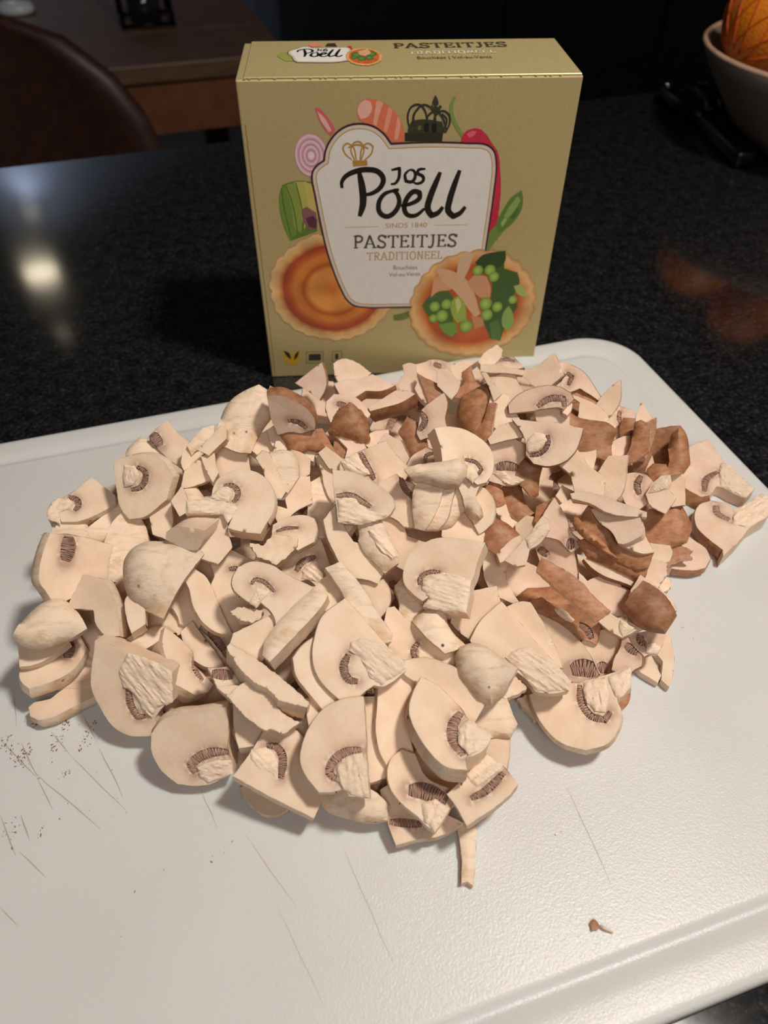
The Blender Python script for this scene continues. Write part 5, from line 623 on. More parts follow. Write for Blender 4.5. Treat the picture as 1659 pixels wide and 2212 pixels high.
mushroom_stem_piece|wf|7|0|0|111.8 214.6 43.6|-0.350 -0.606 0.715|0.937 -0.220 0.272|-6.4,-1.1 -3.7,3.1 -0.3,6.1 3.2,6.4 3.5,3.3 2.2,0.5 5.2,-3 1,-9.3 -4.8,-6||-5.7,-1.1 -2.9,3.3 2.2,6 2.1,0.6 -3,-0.5|flared white stem with a pleated skirt at right
mushroom_block|wf|6|0|0|118.4 220.1 38.8|-0.374 -0.588 0.717|0.928 -0.230 0.294|-4.2,1.8 -1.5,10.4 5.2,4.7 5,-6.3 0,-6.9 -4.6,-3.6|||white rectangular block right of the flared stem
mushroom_slice|bf|6|0|0|153.0 252.8 15.4|0.000 0.000 1.000|1.000 0.005 0.000|-15.2,6.8 -9,19.1s 6.5,27.8 7.4,18.5 8.9,9.7 12.7,2 16.9,-6.9 10.5,-13.6 5.6,-10 2.2,-6.4 -0.1,-5.5 -5.5,-11.5s -9.4,-12.6s -13.3,-8.7s -18.1,-3.9s|3.4,4.6 -3.1,-0.3 -7,-8.9;3.1|6.5,10.5 10.8,9 12.7,2 16.8,-7.1 10.6,-13.5 1.7,-5.7 3.7,2.7|brown-rimmed slice with stem pointing right, upper of the two on the rim
mushroom_slice|bf|7|0|0|151.7 225.5 16.4|0.000 0.000 1.000|1.000 0.005 0.000|-15.1,1.5s -11.1,8.4s -4.7,11.4s 1.3,9.9 3.7,6.4 9.4,8.5 18.9,15.7 22.1,13.5 18.4,3 7.2,-5.1 0.4,-12.2 -9.9,-21.8 -9,-18s -13.2,-11.7s -16,-5.2s|-3.2,8.8 -4.1,3.6 -0,-0.4;3.5|3.7,6.3 9.3,8.4 18.8,15.5 22,13.4 18.3,3.2 6.7,-5.1 0.3,-3.1|brown-rimmed slice with long ragged stem, lower of two at right rim
mushroom_cap_chunk|bs|8|4|0|115.7 211.2 27.6|-0.351 -0.575 0.739|0.936 -0.209 0.282|-14,5.1 -4.9,6.4 1.2,8.6s 6.4,10.3s 9.6,3.1s 10.8,-1.1s 8.7,-7.5s 3.1,-9.7 -9.1,-10.9 -12.6,-4.1|||flat-lying matte brown cap near the right edge
mushroom_slice|bf|5|0|0|128.2 206.0 14.4|0.000 0.000 1.000|1.000 0.005 0.000|-9.2,5.9 1.7,13 5.5,8.4s 8.9,3.8s 9.2,-1.8s 5.7,-6.8s 0.6,-8.3s -8.4,-7.4 -13.6,-5.7|||pinkish slice with round lobe lying below the matte brown cap
mushroom_strip|bs|2.5|0|0.5|121.8 201.1 20.2|-0.200 -0.330 0.922|0.980 -0.061 0.191|-2.2,6.5 5.4,1.2 3.7,-0.2 4.9,-2 0.3,-2.1 -5,-4.3 -7.3,1|||torn brown skin lying on the round-lobed pinkish slice
mushroom_slice|wf|6|0|0.4|-17.8 290.9 45.6|0.048 -0.726 0.686|0.999 0.040 -0.028|-6.6,4.2 -3.4,6.3 1.3,6.3 11.3,0.1 5.1,-7.4 -2,-7.9 -5.6,-1.6|||white torn slab at the rear against the gold box
mushroom_slice|bf|7|0|0|-10.0 271.0 52.7|-0.052 -0.275 0.960|0.999 -0.008 0.052|-12.7,1.5 -8.2,3.8 -0.7,3.7 4.3,6.5 14.7,-0s 8.9,-2.9s 1.4,-2.7s -7.8,-9.7s|||brown-edged slice at the rear, upper of two stacked
mushroom_slice|bf|9|0|0|3.0 256.6 55.8|-0.193 -0.206 0.959|0.981 -0.034 0.190|-10.5,-2.2 1.7,5.2 6.1,4.6 10.2,1.9s 3.6,-2s -1.7,-3s -9.5,-4.5s|||brown-edged slice at the rear, lower of two stacked
mushroom_slice|bf|8|0|0|-36.2 228.7 68.6|-0.022 -0.994 0.103|1.000 -0.021 0.008|-8.9,9.3s -3.9,9.7s 1.5,7s 6.4,3.6s 8.9,-1.5s 8.5,-5.6s 3.9,-7.4 -1.4,-7 -6.4,-8.4 -8.3,-0.7|-1.9,-1.9 2,-2.6 5.3,-5.7;2.6||thick slice with brown top rim and slit gill, rear left
mushroom_wedge|bf|6|0|0|-32.1 280.7 47.6|-0.097 -0.785 0.611|0.995 -0.072 0.066|-9.4,-0.4 -3.3,4.2 3.1,8.9s 5.1,2.6s 4.9,-2.4s 2,-8.1 -2.4,-4.9|||white triangular wedge with brown back edge at the rear left
mushroom_cap_chunk|ws|9|5|0|-57.0 234.6 63.2|0.165 -0.721 0.673|0.986 0.126 -0.107|-8.8,-0.3s -7.2,3.8s -4.1,7.8s 2.1,11.9s 6.5,13.8s 9.6,12s 13.3,2.9s 6.3,-6.8 3.1,-14.1 -2.2,-13.7 -7.8,-11.4 -10.4,-6|||tall pale cap half with a crack line, rear left
mushroom_stick|wf|6|0|0|-65.7 220.4 64.0|0.052 -0.654 0.754|0.999 0.040 -0.035|-6.7,-4.1 -2,0.8 2.2,5.6 4.4,3.8 4.4,0.3 -2.3,-6.3|||pale square stick leaning on the cracked cap half
mushroom_slice|ws|6|1|0|-73.1 226.3 57.9|0.236 -0.665 0.709|0.972 0.167 -0.167|-5.6,-1.7 0.6,5.6 5,6.7 5.2,-1.5 -1.5,-3.4 -3.7,-5.7|||tan strip left of the leaning square stick
mushroom_chunk|wf|7|0|0|-76.2 220.4 52.6|0.137 -0.396 0.908|0.991 0.061 -0.123|-4.6,6.2 1.6,6.5 6.9,-0.4 0.8,-10 -4.7,-2.1|||cream scrap below the tan strip at rear left
mushroom_block|wf|7|0|0|-72.9 211.2 53.8|0.158 -0.650 0.743|0.987 0.110 -0.114|-4.8,1.4 0.2,5.8 6.2,4.6 6.3,-1.4 -1.8,-4.7 -6,-5.6|||small oblong block left of the curled-gill large slice
mushroom_stub|wf|6|0|0|-66.9 212.8 56.8|0.124 -0.395 0.910|0.992 0.056 -0.111|-4.5,4.3 0.3,7.7 2,-0.5 2.9,-2.4 1.1,-6.8 -1.8,-2.2|||cracked stub between leaning stick and oblong block
mushroom_block|wf|8|0|0|-61.4 224.3 49.9|0.198 -0.659 0.725|0.980 0.139 -0.141|-9.8,7.1 -0.5,7.4 6.9,6.2 6.5,-0.4 7.9,-6.7 -1.4,-8.8 -9.4,-4.7|||cream block with black fleck behind the large thick slice
mushroom_chunk|wf|7|0|0|-47.8 230.2 52.7|0.085 -0.412 0.907|0.996 0.042 -0.075|-9.1,0.1 -1,6.7 3.3,3.1 8.7,-2 2.2,-3.5 -4.1,-4.3|||cream chunk at foot of the cracked cap half
mushroom_strip|wf|4|0|0|-42.7 230.5 55.9|0.077 -0.417 0.906|0.997 0.039 -0.067|-5.3,3.8 0.3,8 3.7,-0 3.4,-7.9 -2.1,-3.7|||narrow pale strip right of the chunk below the cracked cap
mushroom_stub|wf|4|0|0|-41.5 227.4 55.9|0.075 -0.414 0.907|0.997 0.038 -0.066|-2.1,2.8 2.6,5.8 2.9,-2.1 -3.4,-6.5|||tiny pale corner under the brown-rimmed rear slice
mushroom_slice|wf|6|0|0|-41.9 200.3 64.6|0.080 -0.699 0.711|0.997 0.062 -0.052|-5.3,6s -3,8.6s -0.6,7.9 3.1,0.4 5.6,-6.6 3.9,-9.1 -0.9,-8.6 -2.7,1.4|||standing slab seen edge-on right of the large thick slice
mushroom_cap_chunk|ws|7|3|0|-37.4 203.5 64.2|0.133 -0.686 0.715|0.991 0.098 -0.091|-7.9,5.5s -1.3,7.3s 3.2,6.8s 5.4,3s 6,-2.7 3.2,-6.6 1.6,-9.1 -4.4,-4.1 -5.6,-0.2|||rounded tan-topped strip with black soil specks, left of centre rear
mushroom_block|wf|7|0|0|-32.5 213.4 57.8|0.099 -0.685 0.722|0.995 0.074 -0.067|-3.5,5.5 0.9,4.3 3.9,1.7 3.7,-4 -0.1,-5.9 -4.9,-1.7|||cream block right of the soil-specked strip
mushroom_wedge|wf|7|0|0|-34.7 197.1 54.8|0.122 -0.639 0.760|0.992 0.085 -0.089|-1.5,-3.6 -3.3,4.1 -0.2,8.6 6.8,8.8 8,-1.3 2.5,-4 -4.4,-10.8 -7.8,-1.7|||orange-tinted wedge below the soil-specked strip
mushroom_cap_slice|bs|6|2|0|-32.9 227.3 57.6|0.108 -0.695 0.711|0.994 0.081 -0.072|-8.8,2.1 -4.4,7.2 4.6,6.3 6.8,1.1 11,-5s 2.3,-3.6s -4.6,-7.1s -6.6,-1.1s|||brown cap below the brown-rimmed rear slice
mushroom_strip|bs|4|0|0|-24.6 229.0 54.5|0.045 -0.416 0.908|0.999 0.025 -0.038|-7.8,5.8 -0.7,7.2 2.7,0.7 6.4,-5.8 1.1,-7 -1.7,-0.7|||thin brown strip slanting between rear brown caps
mushroom_stem_piece|bs|8|4|0.7|-14.0 232.8 60.8|0.046 -0.719 0.693|0.999 0.038 -0.026|-8.8,-1.4 -4.7,6.8 0.2,9.9 3.8,7.2 7.4,3.2 8.3,-5.7 4.7,-6.9 1.1,-5.4 -3.4,-4.1 -8.4,-3.8|||rough brown gnarled stem base, rear centre left
mushroom_slice|bf|5|0|0|-17.0 250.1 55.8|0.030 -0.437 0.899|1.000 0.020 -0.024|-7.9,-0.1s -7.8,3.6s -4.8,7.1s 0.5,7s 5.2,5.4s 11,-1.9 7.2,-8.2 2.3,-2.4 -0,-4.2 -5.9,-6|-3.5,2.9 0.6,2.1;2.9||pale slice ring above the gnarled brown stem base
mushroom_stub|bf|5|0|0|-2.8 232.5 53.9|0.005 -0.420 0.908|1.000 0.009 -0.002|-7.1,-0.6 -2,3.8 4.4,4.8 5.1,-1.9 -0.3,-6|||pink-white scrap below the gnarled brown stem base
mushroom_cap_slice|bs|5|0|0|-16.4 229.3 52.8|0.030 -0.415 0.909|1.000 0.019 -0.024|-4.2,3.7 3.4,8 5.4,-4.3 -4.6,-7.3|||dark brown cap scrap behind the square comb-gilled slice
mushroom_slice|bf|5|0|0|-13.8 228.3 54.1|0.025 -0.415 0.909|1.000 0.017 -0.020|-6.9,5.6 2.9,7.3s 7.9,-3.6s -2.8,-8.2 -1.1,-1|||grey-white curved scrap behind the square comb-gilled slice
mushroom_wedge|bf|7|0|0|19.0 232.5 65.2|-0.090 -0.725 0.683|0.996 -0.061 0.068|4.5,10.3s 5.9,6.3s 5,-0.3s 6.6,-5.8 -1.7,-7.4 -4.8,-8.3 -6.4,-5.6 -5.3,-0.7 -4.4,3.8 0.5,7.6|-4.8,2.9 -3,-0.7 -5.3,-4.6;2.7||quarter-round cream wedge with brown gill crescent, rear centre
mushroom_stick|wf|6|0|0|10.6 278.5 51.7|-0.048 -0.759 0.649|0.999 -0.032 0.037|-2.7,5.9 0.3,6.9 3.5,6.2 4,0.9 6.9,-8.4 -1.8,-9.6 -4.7,-3.6 -3.7,-0.1 -1.7,1.9|||grey upright stick at rear centre against the board edge
mushroom_strip|bf|4|0|0|18.6 267.8 51.4|-0.031 -0.447 0.894|0.999 -0.007 0.031|-5.4,2.3 -3.7,6.8 7,1.8 4,-7.1 -1.9,-3.7|||white looping shred right of the lower stacked slice
mushroom_strip|bs|4|0|0|19.5 269.6 53.9|-0.033 -0.451 0.892|0.999 -0.008 0.032|-5.2,6.8 -1.3,4.1 9.3,-1.6 -0.1,-9.2 -2.8,0|||narrow tan-brown strip over the white looping shred
mushroom_slice|bf|6|0|0|22.2 284.7 50.8|-0.036 -0.459 0.887|0.999 -0.010 0.035|-12,3.5s -4.8,4.9s -0.7,6.5s 3.9,6s 7.8,4.5 8.5,0.5 4.2,-4.2 5.5,-6.4 -2.4,-10.8 -10.1,-4.3|0,4.2 3.9,2.9;2.7||pale round slice with dark gill at the rear middle
mushroom_stick|wf|6|0|0|28.0 268.3 56.9|-0.101 -0.743 0.662|0.995 -0.070 0.073|-5.1,5.8 -0.7,6.3 5.3,0.3 4.2,-3.6 1.3,-7.5 -5.1,-1.3|||grey-shaded stem stick in front of the pale round rear slice
mushroom_cap_slice|bs|5|1|0|37.7 272.6 53.7|-0.062 -0.452 0.890|0.998 -0.022 0.059|-3.2,5.5 1.2,9.2 2.7,1.6 5.5,-1.9 3.2,-9 -8.1,-6.3 -1.4,1.1|||dark brown folded piece left of the pink-spotted white stick
mushroom_cap_chunk|bs|8|5|0|39.5 256.1 52.1|-0.133 -0.728 0.672|0.991 -0.092 0.096|-8.3,-0.7s -6.3,5.5s -1.5,8.3s 6.4,12.3s 9.9,4.9s 6.8,-1.4s 4.8,-11.8 -4.4,-12s -7.7,-5.3s|||glossy round brown dome at rear centre
mushroom_cap_slice|bs|6|1.5|0|11.3 229.5 58.0|-0.038 -0.703 0.710|0.999 -0.021 0.033|-5.9,2.2 -2.3,8.6 4.9,4.5 6.3,-4 0.2,-9.5 -3.2,-1.8|||mottled brown piece left of the quarter-round wedge
mushroom_stick|wf|7|0|0|4.8 227.0 52.8|-0.016 -0.691 0.722|1.000 -0.006 0.017|-7.6,3.4 -4.3,7.5 -0.2,5.2 9.1,2.7 10.5,-3.2 2.3,-13.2 -3.9,-3 -5.9,0.6|||smooth cream slab behind the square comb-gilled slice
mushroom_slice|bf|6|0|0|14.8 215.2 57.8|-0.037 -0.682 0.731|0.999 -0.020 0.032|-6.9,-3.2s -4.2,2.1s 1.4,5.7s 4,4.7 4.6,2.5 6.1,-3.1 1.4,-5.1 -6.4,-3.5|1,-0.5 1.5,2.5 4.2,3.4;1.6||ring-like slice with dark hollow left of upright grey-cut slice
mushroom_slice|wf|6|0|0|36.3 286.7 50.6|-0.058 -0.459 0.886|0.998 -0.020 0.055|-10,-1.6 -3.3,4 7,4.9 3.8,2.3 3.5,-3.6 -1,-5.9|||peach slab at the rear behind the dark brown fold
mushroom_stub|wf|5|0|0|-29.4 227.1 52.4|0.053 -0.411 0.910|0.999 0.028 -0.046|-7.4,-2.2 -1.4,5.7 6.7,2.8 1.3,-1.8 0.8,-4.4|||small folded cream piece above the standing thin slab
mushroom_block|wf|6|0|0|-19.3 210.8 61.8|0.038 -0.682 0.730|0.999 0.032 -0.023|-5.9,3.2 -2.9,5.6 3.8,0.8 5.8,-6.2 -0.8,-3.4|||small cream cube left of the square comb-gilled slice
mushroom_slice|wf|5|0|0|-21.0 207.7 57.6|0.040 -0.398 0.917|0.999 0.023 -0.034|-5.6,7.9 -1.5,9.4 4.5,3.5 5.7,-5.2 1.6,-12.2 -1.6,-5.4 -3.3,2.3|||thin upright slab between the soil-specked strip and comb-gilled slice
"""

# ------------------------------------------------------------------ kitchen counter, board
EDGE = math.atan2(.882854-.645269, .348368+.327546)          # far edge direction of the counter
ed = Vector((math.cos(EDGE), math.sin(EDGE), 0)); en = Vector((-ed.y, ed.x, 0))
far_d = Vector((.0, .7648, 0)).dot(en)
cnt_c = en*(far_d-0.55)+ed*0.15
bm = bmesh.new(); add_box(bm, (0, 0, -0.015), (3.4, 1.10, 0.03), 0, .003)
counter = bm_obj('kitchen_countertop', bm, GRANITE); counter.location = cnt_c; counter.rotation_euler = (0, 0, EDGE)
tag(counter, 'polished black speckled granite worktop under the board and box', 'countertop')
bm = bmesh.new(); add_box(bm, (0, -.03, -0.466), (3.3, 0.96, 0.868))
isl = bm_obj('kitchen_island', bm, simple('island_front', lin('2a2622'), .5, nscale=20)); isl.location = cnt_c; isl.rotation_euler = (0, 0, EDGE)
tag(isl, 'dark kitchen island cabinet carrying the black granite worktop', 'cabinet')

BYAW, BFAR, BRIGHT, BNEAR, ZB = 0.31232745, 0.327435, 0.2511296, 0.0155469, 0.009
board = empty('cutting_board', (0, 0, 0), (0, 0, BYAW))
tag(board, 'white plastic cutting board with juice groove and rounded corners, scratched', 'cutting board')
def rrect(x0, x1, y0, y1, r, n=14):
    p = []
    for cx, cy, a0 in ((x1-r, y1-r, 0), (x0+r, y1-r, 90), (x0+r, y0+r, 180), (x1-r, y0+r, 270)):
        for i in range(n+1):
            a = math.radians(a0+90*i/n); p.append((cx+r*math.cos(a), cy+r*math.sin(a)))
    return p
BX0, BX1 = BRIGHT-0.47, BRIGHT
prof = [(1.2, .2), (.3, 1.0), (0, 2.4), (0, 6.2), (.35, 7.6), (1.3, 8.6), (2.8, 9.0), (4.5, 9.05), (9.5, 8.95), (11.5, 8.7), (14, 8.0), (15.5, 7.5), (16.8, 7.35), (17.8, 7.7), (18.6, 8.5), (19.3, 8.95), (20.5, 9.0)]
vv, ff = [], []; nr = None
for ins, z in prof:
    ii = ins/1000; ring = rrect(BX0+ii, BX1-ii, BNEAR+ii, BFAR-ii, max(.030-ii*.75, .008)); nr = len(ring)
    vv += [(x, y, z/1000) for x, y in ring]
for j in range(len(prof)-1):
    for i in range(nr): ff.append((j*nr+i, j*nr+(i+1) % nr, (j+1)*nr+(i+1) % nr, (j+1)*nr+i))
ff.append(tuple((len(prof)-1)*nr+i for i in range(nr))); ff.append(tuple(range(nr-1, -1, -1)))
slab = mesh_obj('board_body', vv, ff, BOARD, board)
# knife marks: fine dark cuts in the plastic (one uncountable part)
SCR = MARKS
vv, ff = [], []
for x0, y0, x1, y1, w in SCR:
    a, b = np.array((x0, y0))/1000, np.array((x1, y1))/1000; d = b-a; L = np.linalg.norm(d); d /= L; nn = np.array((-d[1], d[0]))*w/2000
    m = max(3, int(L/.006)); base = len(vv)
    for i in range(m+1):
        s = i/m; j = noise.noise(Vector((x0*.3+s*9, y0*.3, 1)))*.0004; q = a+d*L*s+nn/np.linalg.norm(nn)*j; ww = nn*(0.25+0.75*math.sin(PI*min(1, max(0, s)))**.5)
        vv += [(*(q+ww), ZB+.00004), (*(q-ww), ZB+.00004)]
    for i in range(m): ff.append((base+2*i, base+2*i+1, base+2*i+3, base+2*i+2))
km = mesh_obj('knife_mark', vv, ff, simple('cut_residue', lin('a89a88'), .6), None); km['kind'] = 'stuff'
km.parent = board; km.matrix_parent_inverse = Matrix.Rotation(BYAW, 4, 'Z').inverted()
km['label'] = 'fine grey knife cuts'

# ------------------------------------------------------------------ room beyond
def struct(o): o['kind'] = 'structure'; return o
flr = struct(box_obj('floor', (0, 2, -.93), (9, 9, .06), simple('dark_floor', lin('2b2623'), .5, nscale=6)))
wb = struct(box_obj('wall_back', (0, 0, 0), (9, .1, 3.2), simple('blue_grey_paint', lin('757e92'), .8, nscale=8))); wb.location = (en*4.2)+Vector((0, 0, .7)); wb.rotation_euler = (0, 0, EDGE)
wl = struct(box_obj('wall_left', (0, 0, 0), (.1, 8, 3.2), wb.data.materials[0])); wl.location = (ed*-3.2)+en*1.5+Vector((0, 0, .7)); wl.rotation_euler = (0, 0, EDGE)
cl = struct(box_obj('ceiling', (0, 1.5, 1.66), (9, 8, .06), simple('ceiling_paint', lin('807a72'), .9, nscale=5)))
# tall dark cabinets at the back right
CABM = simple('dark_cabinet_veneer', lin('14151c'), .45, nscale=12, namt=.35); SEAM = simple('cabinet_seam', lin('050506'), .7)
cab0 = ed*0.678+en*2.55
for i in range(4):
    t = empty('tall_cabinet', cab0+ed*(.62*i)+Vector((0, 0, -.9)), (0, 0, EDGE))
    box_obj('carcass', (.31, .30, 1.2), (.616, .56, 2.3), SEAM, t)
    box_obj('door', (.31, .010, 1.60), (.604, .022, 1.5), CABM, t, bev=.002); box_obj('door', (.31, .010, .45), (.604, .022, .76), CABM, t, bev=.002)
    box_obj('plinth', (.31, .05, .03), (.61, .04, .06), SEAM, t)
    tag(t, ['leftmost dark tall cabinet behind the gold box', 'dark tall cabinet second from the blue-grey wall', 'dark tall cabinet behind the fruit bowl', 'dark tall cabinet at the far right behind the bowl'][i], 'cabinet', 'dark tall cabinets along the back')
# dining table
WOOD = NT('oak_table'); fw = WOOD.noise(14, 6, .6, stretch=(1, 8, 8), dist=.4); WOOD.col(WOOD.ramp(fw, [(.3, lin('5c4132')), (.7, lin('7d5b45'))])); WOOD.set(Roughness=.45); WOOD = WOOD.m
tb = empty('dining_table', (-0.185, 1.585, -.9), (0, 0, EDGE)); tag(tb, 'brown wooden dining table beyond the counter, left of the box', 'table')
for i in range(4): box_obj('plank', (-.9, .1125+.225*i, .735), (1.8, .2235, .030), WOOD, tb, bev=.002)
box_obj('apron', (-.9, .025, .675), (1.74, .025, .09), simple('apron_wood', lin('7a4a2c'), .5, nscale=30), tb); box_obj('apron', (-.9, .87, .675), (1.74, .025, .09), WOOD, tb)
for x in (-.05, -1.75):
    for y in (.05, .85): box_obj('leg', (x, y, .36), (.07, .07, .72), WOOD, tb, bev=.003)
# chair
LEA = simple('dark_brown_leather', lin('3a211b'), .5, nscale=60, namt=.25, bump=.15)
ch = empty('dining_chair', (-0.60, 1.12, -.9), (0, 0, EDGE-.05)); tag(ch, 'dark brown leather chair with rounded back at the counter\'s far side', 'chair')
vv, ff = [], []; NU, NV = 24, 12
for side in (0, 1):
    for j in range(NV+1):
        for i in range(NU+1):
            a = -1+2*i/NU; h = j/NV; w = .285*(1-.08*h)*(max(0, 1-max(0, (h-.55)/.45)**2.6))**.5 if h < 1 else .0
            w = max(w, .03); x = a*w; edge = min(1, (1-abs(a))*6)*min(1, (1-h)*9+.0)
            th = .010+.020*math.sqrt(max(0, edge)); curve = -.10*(a*a)*(w/.285)
            vv.append((x, curve+(th if side else -th), .40+.53*h))
n1 = (NU+1)*(NV+1)
for s in (0, 1):
    for j in range(NV):
        for i in range(NU):
            q = [s*n1+j*(NU+1)+i, s*n1+j*(NU+1)+i+1, s*n1+(j+1)*(NU+1)+i+1, s*n1+(j+1)*(NU+1)+i]; ff.append(tuple(q if s else q[::-1]))
rim = [i for i in range(NU+1)]+[j*(NU+1)+NU for j in range(1, NV+1)]+[NV*(NU+1)+i for i in range(NU-1, -1, -1)]+[j*(NU+1) for j in range(NV-1, 0, -1)]
for i in range(len(rim)):
    a, b = rim[i], rim[(i+1) % len(rim)]; ff.append((a, b, b+n1, a+n1))
mesh_obj('backrest', vv, ff, LEA, ch)
bm = bmesh.new(); add_box(bm, (0, .22, .43), (.50, .46, .09), 0, .03, 3); bm_obj('seat', bm, LEA, ch, True)
for x in (-.2, .2):
    for y in (.05, .40):
        v_, f_ = tube([(x*1.1, y, 0), (x, y, .40)], [.010, .016], 10); mesh_obj('leg', v_, f_, SEAM, ch)
# things on the table
lt = empty('wire_lantern', (-0.50, 1.80, -.15), (0, 0, EDGE)); tag(lt, 'small black wire lantern standing on the dining table', 'lantern')
BLK = simple('black_metal', lin('15161c'), .4, .6)
for x in (-.05, .05):
    for y in (-.05, .05):
        v_, f_ = tube([(x, y, 0), (x*.8, y*.8, .20)], .004, 8); mesh_obj('post', v_, f_, BLK, lt)
for z, s in ((.005, .05), (.195, .041)):
    c = [(-s, -s, z), (s, -s, z), (s, s, z), (-s, s, z), (-s, -s, z)]
    for a, b in zip(c, c[1:]):
        v_, f_ = tube([a, b], .004, 8); mesh_obj('rail', v_, f_, BLK, lt)
v_, f_ = lathe([(.0, 0), (.032, 0), (.034, .06), (.030, .06), (.028, .01), (0, .01)], 24); mesh_obj('glass_cup', v_, f_, simple('dark_glass', lin('232026'), .1), lt)
v_, f_ = lathe([(0, 0), (.028, 0), (.034, .004), (.035, .012), (.030, .020), (.015, .024), (0, .0245)], 32)
rem = mesh_obj('white_dish', v_, f_, simple('white_glaze', lin('e8ecf5'), .25)); rem.location = (-.79, 1.86, -.15); rem.scale = (1.15, .9, 1.0)
tag(rem, 'small rounded white dish on the dining table at the upper left', 'dish')
# ceiling spotlights (their reflections lie on the granite)
def glow(st):
    LENS = NT('spot_glow'); LENS.col((1, 1, 1)); LENS.b.inputs['Emission Color'].default_value = (1, .86, .62, 1); LENS.b.inputs['Emission Strength'].default_value = st; return LENS.m
for i, (x, y, rr, lab) in enumerate(((-1.75, 3.49, .085, 'middle and largest of three round ceiling spotlights mirrored in the granite'), (-2.08, 4.28 - .55, .05, 'farthest of three round ceiling spotlights mirrored in the granite'), (-1.47, 2.94, .035, 'nearest of three round ceiling spotlights mirrored in the granite'))):
    if i == 1: x, y = -2.08*.86, 4.28*.86
    z = 1.62 if i != 1 else 1.62*.86-.0
    s = empty('ceiling_spotlight', (x, y, 0)); s.location.z = z
    v_, f_ = lathe([(rr*1.25, .0), (rr*1.3, .03), (rr*.2, .035), (0.01, 1.63-z+.005), (0, 1.63-z+.005)] if z < 1.6 else [(rr*1.25, 0), (rr*1.3, .012), (0, .012)], 28); ho = mesh_obj('housing', v_, f_, BLK, s)
    v_, f_ = lathe([(0, .001), (rr, .001)], 28); mesh_obj('lens', v_, [f[::-1] for f in f_], glow((16, 2.5, 2.5)[i]), ho)
    tag(s, lab, 'spotlight', 'ceiling spotlights')
    sl_ = bpy.data.lights.new('spotlight_beam', 'SPOT'); sl_.energy = 14; sl_.spot_size = 2.2; sl_.spot_blend = .6; sl_.shadow_soft_size = rr; sl_.color = (.86, .92, 1.0)
    so = bpy.data.objects.new('spotlight_beam', sl_); COL.objects.link(so); so.parent = s; so.location = (0, 0, -.02); so.rotation_euler = (.35, 0, 0)
# fruit bowl with netted oranges
bw = empty('fruit_bowl', (BOWLX, BOWLY, 0)); tag(bw, 'grey-brown stoneware bowl of oranges standing on the worktop at right', 'bowl')
BR, BHt = BOWLR, BOWLH
CER = simple('stoneware', lin('8a7d75'), .55, nscale=60, namt=.12)
v_, f_ = lathe([(0, 0), (.055, 0), (.062, .004), (.085, .022), (BR*.82, BHt*.55), (BR*.94, BHt*.8), (BR, BHt*.97), (BR*.995, BHt), (BR*.97, BHt*.995), (BR*.90, BHt*.8), (BR*.76, BHt*.52), (.07, .025), (0, .02)], 72); mesh_obj('body', v_, f_, CER, bw)
v_, f_ = lathe([(BR*1.001, BHt*.975), (BR*1.004, BHt*.99), (BR*.985, BHt*1.012), (BR*.962, BHt*.985)], 72); mesh_obj('rim', v_, f_, simple('bare_clay_rim', lin('b8977c'), .7, nscale=80), bw)
ORM = NT('orange_peel'); vo = ORM.n('ShaderNodeTexVoronoi'); vo.inputs['Scale'].default_value = 420; ORM.l(ORM.tc.outputs['Object'], vo.inputs['Vector'])
ORM.col(ORM.ramp(ORM.noise(25, 4), [(.3, lin('c8660f')), (.7, lin('dd7d1a'))])); ORM.set(Roughness=.42); ORM.bump(vo.outputs['Distance'], .5, .0008); ORM = ORM.m
NET = simple('orange_netting', lin('c9541a'), .5)
def orange(loc, r, lab, seed):
    rng = random.Random(seed); o = empty('orange', loc, (rng.uniform(-1, 1), rng.uniform(-1, 1), rng.uniform(0, 3))); tag(o, lab, 'orange', 'netted oranges in the bowl')
    prof_ = [(max(0.0, r*math.sin(PI*i/20))*(1 if 0 < i < 20 else 0), -r*math.cos(PI*i/20)*.95) for i in range(21)]
    prof_[-1] = (0, r*.90); prof_[-2] = (r*.16, r*.925)
    v_, f_ = lathe(prof_, 32); pe = mesh_obj('peel', v_, f_, ORM, o)
    v_, f_ = lathe([(0, r*.905), (.004, r*.915), (.003, r*.94), (0, r*.945)], 8); mesh_obj('stem_button', v_, f_, simple('stem_scar', lin('5c6a2c'), .8), pe)
    vv, ff = [], []
    for k in range(14):
        for s in (-1, 1):
            pts = []
            for i in range(15):
                th = PI*(.10+.8*i/14); a = 2*PI*k/14+s*1.1*(i/14); pts.append((r*1.012*math.sin(th)*math.cos(a), r*1.012*math.sin(th)*math.sin(a), -r*.96*math.cos(th)))
            v2, f2 = tube(pts, .0006, 4); b0 = len(vv); vv += v2; ff += [tuple(x+b0 for x in q) for q in f2]
    nn = mesh_obj('netting', vv, ff, NET, o); nn['kind'] = 'stuff'
for i, (dx, dy, dz, r, lab) in enumerate(ORANGES): orange((BOWLX+dx, BOWLY+dy, dz), r, lab, i)
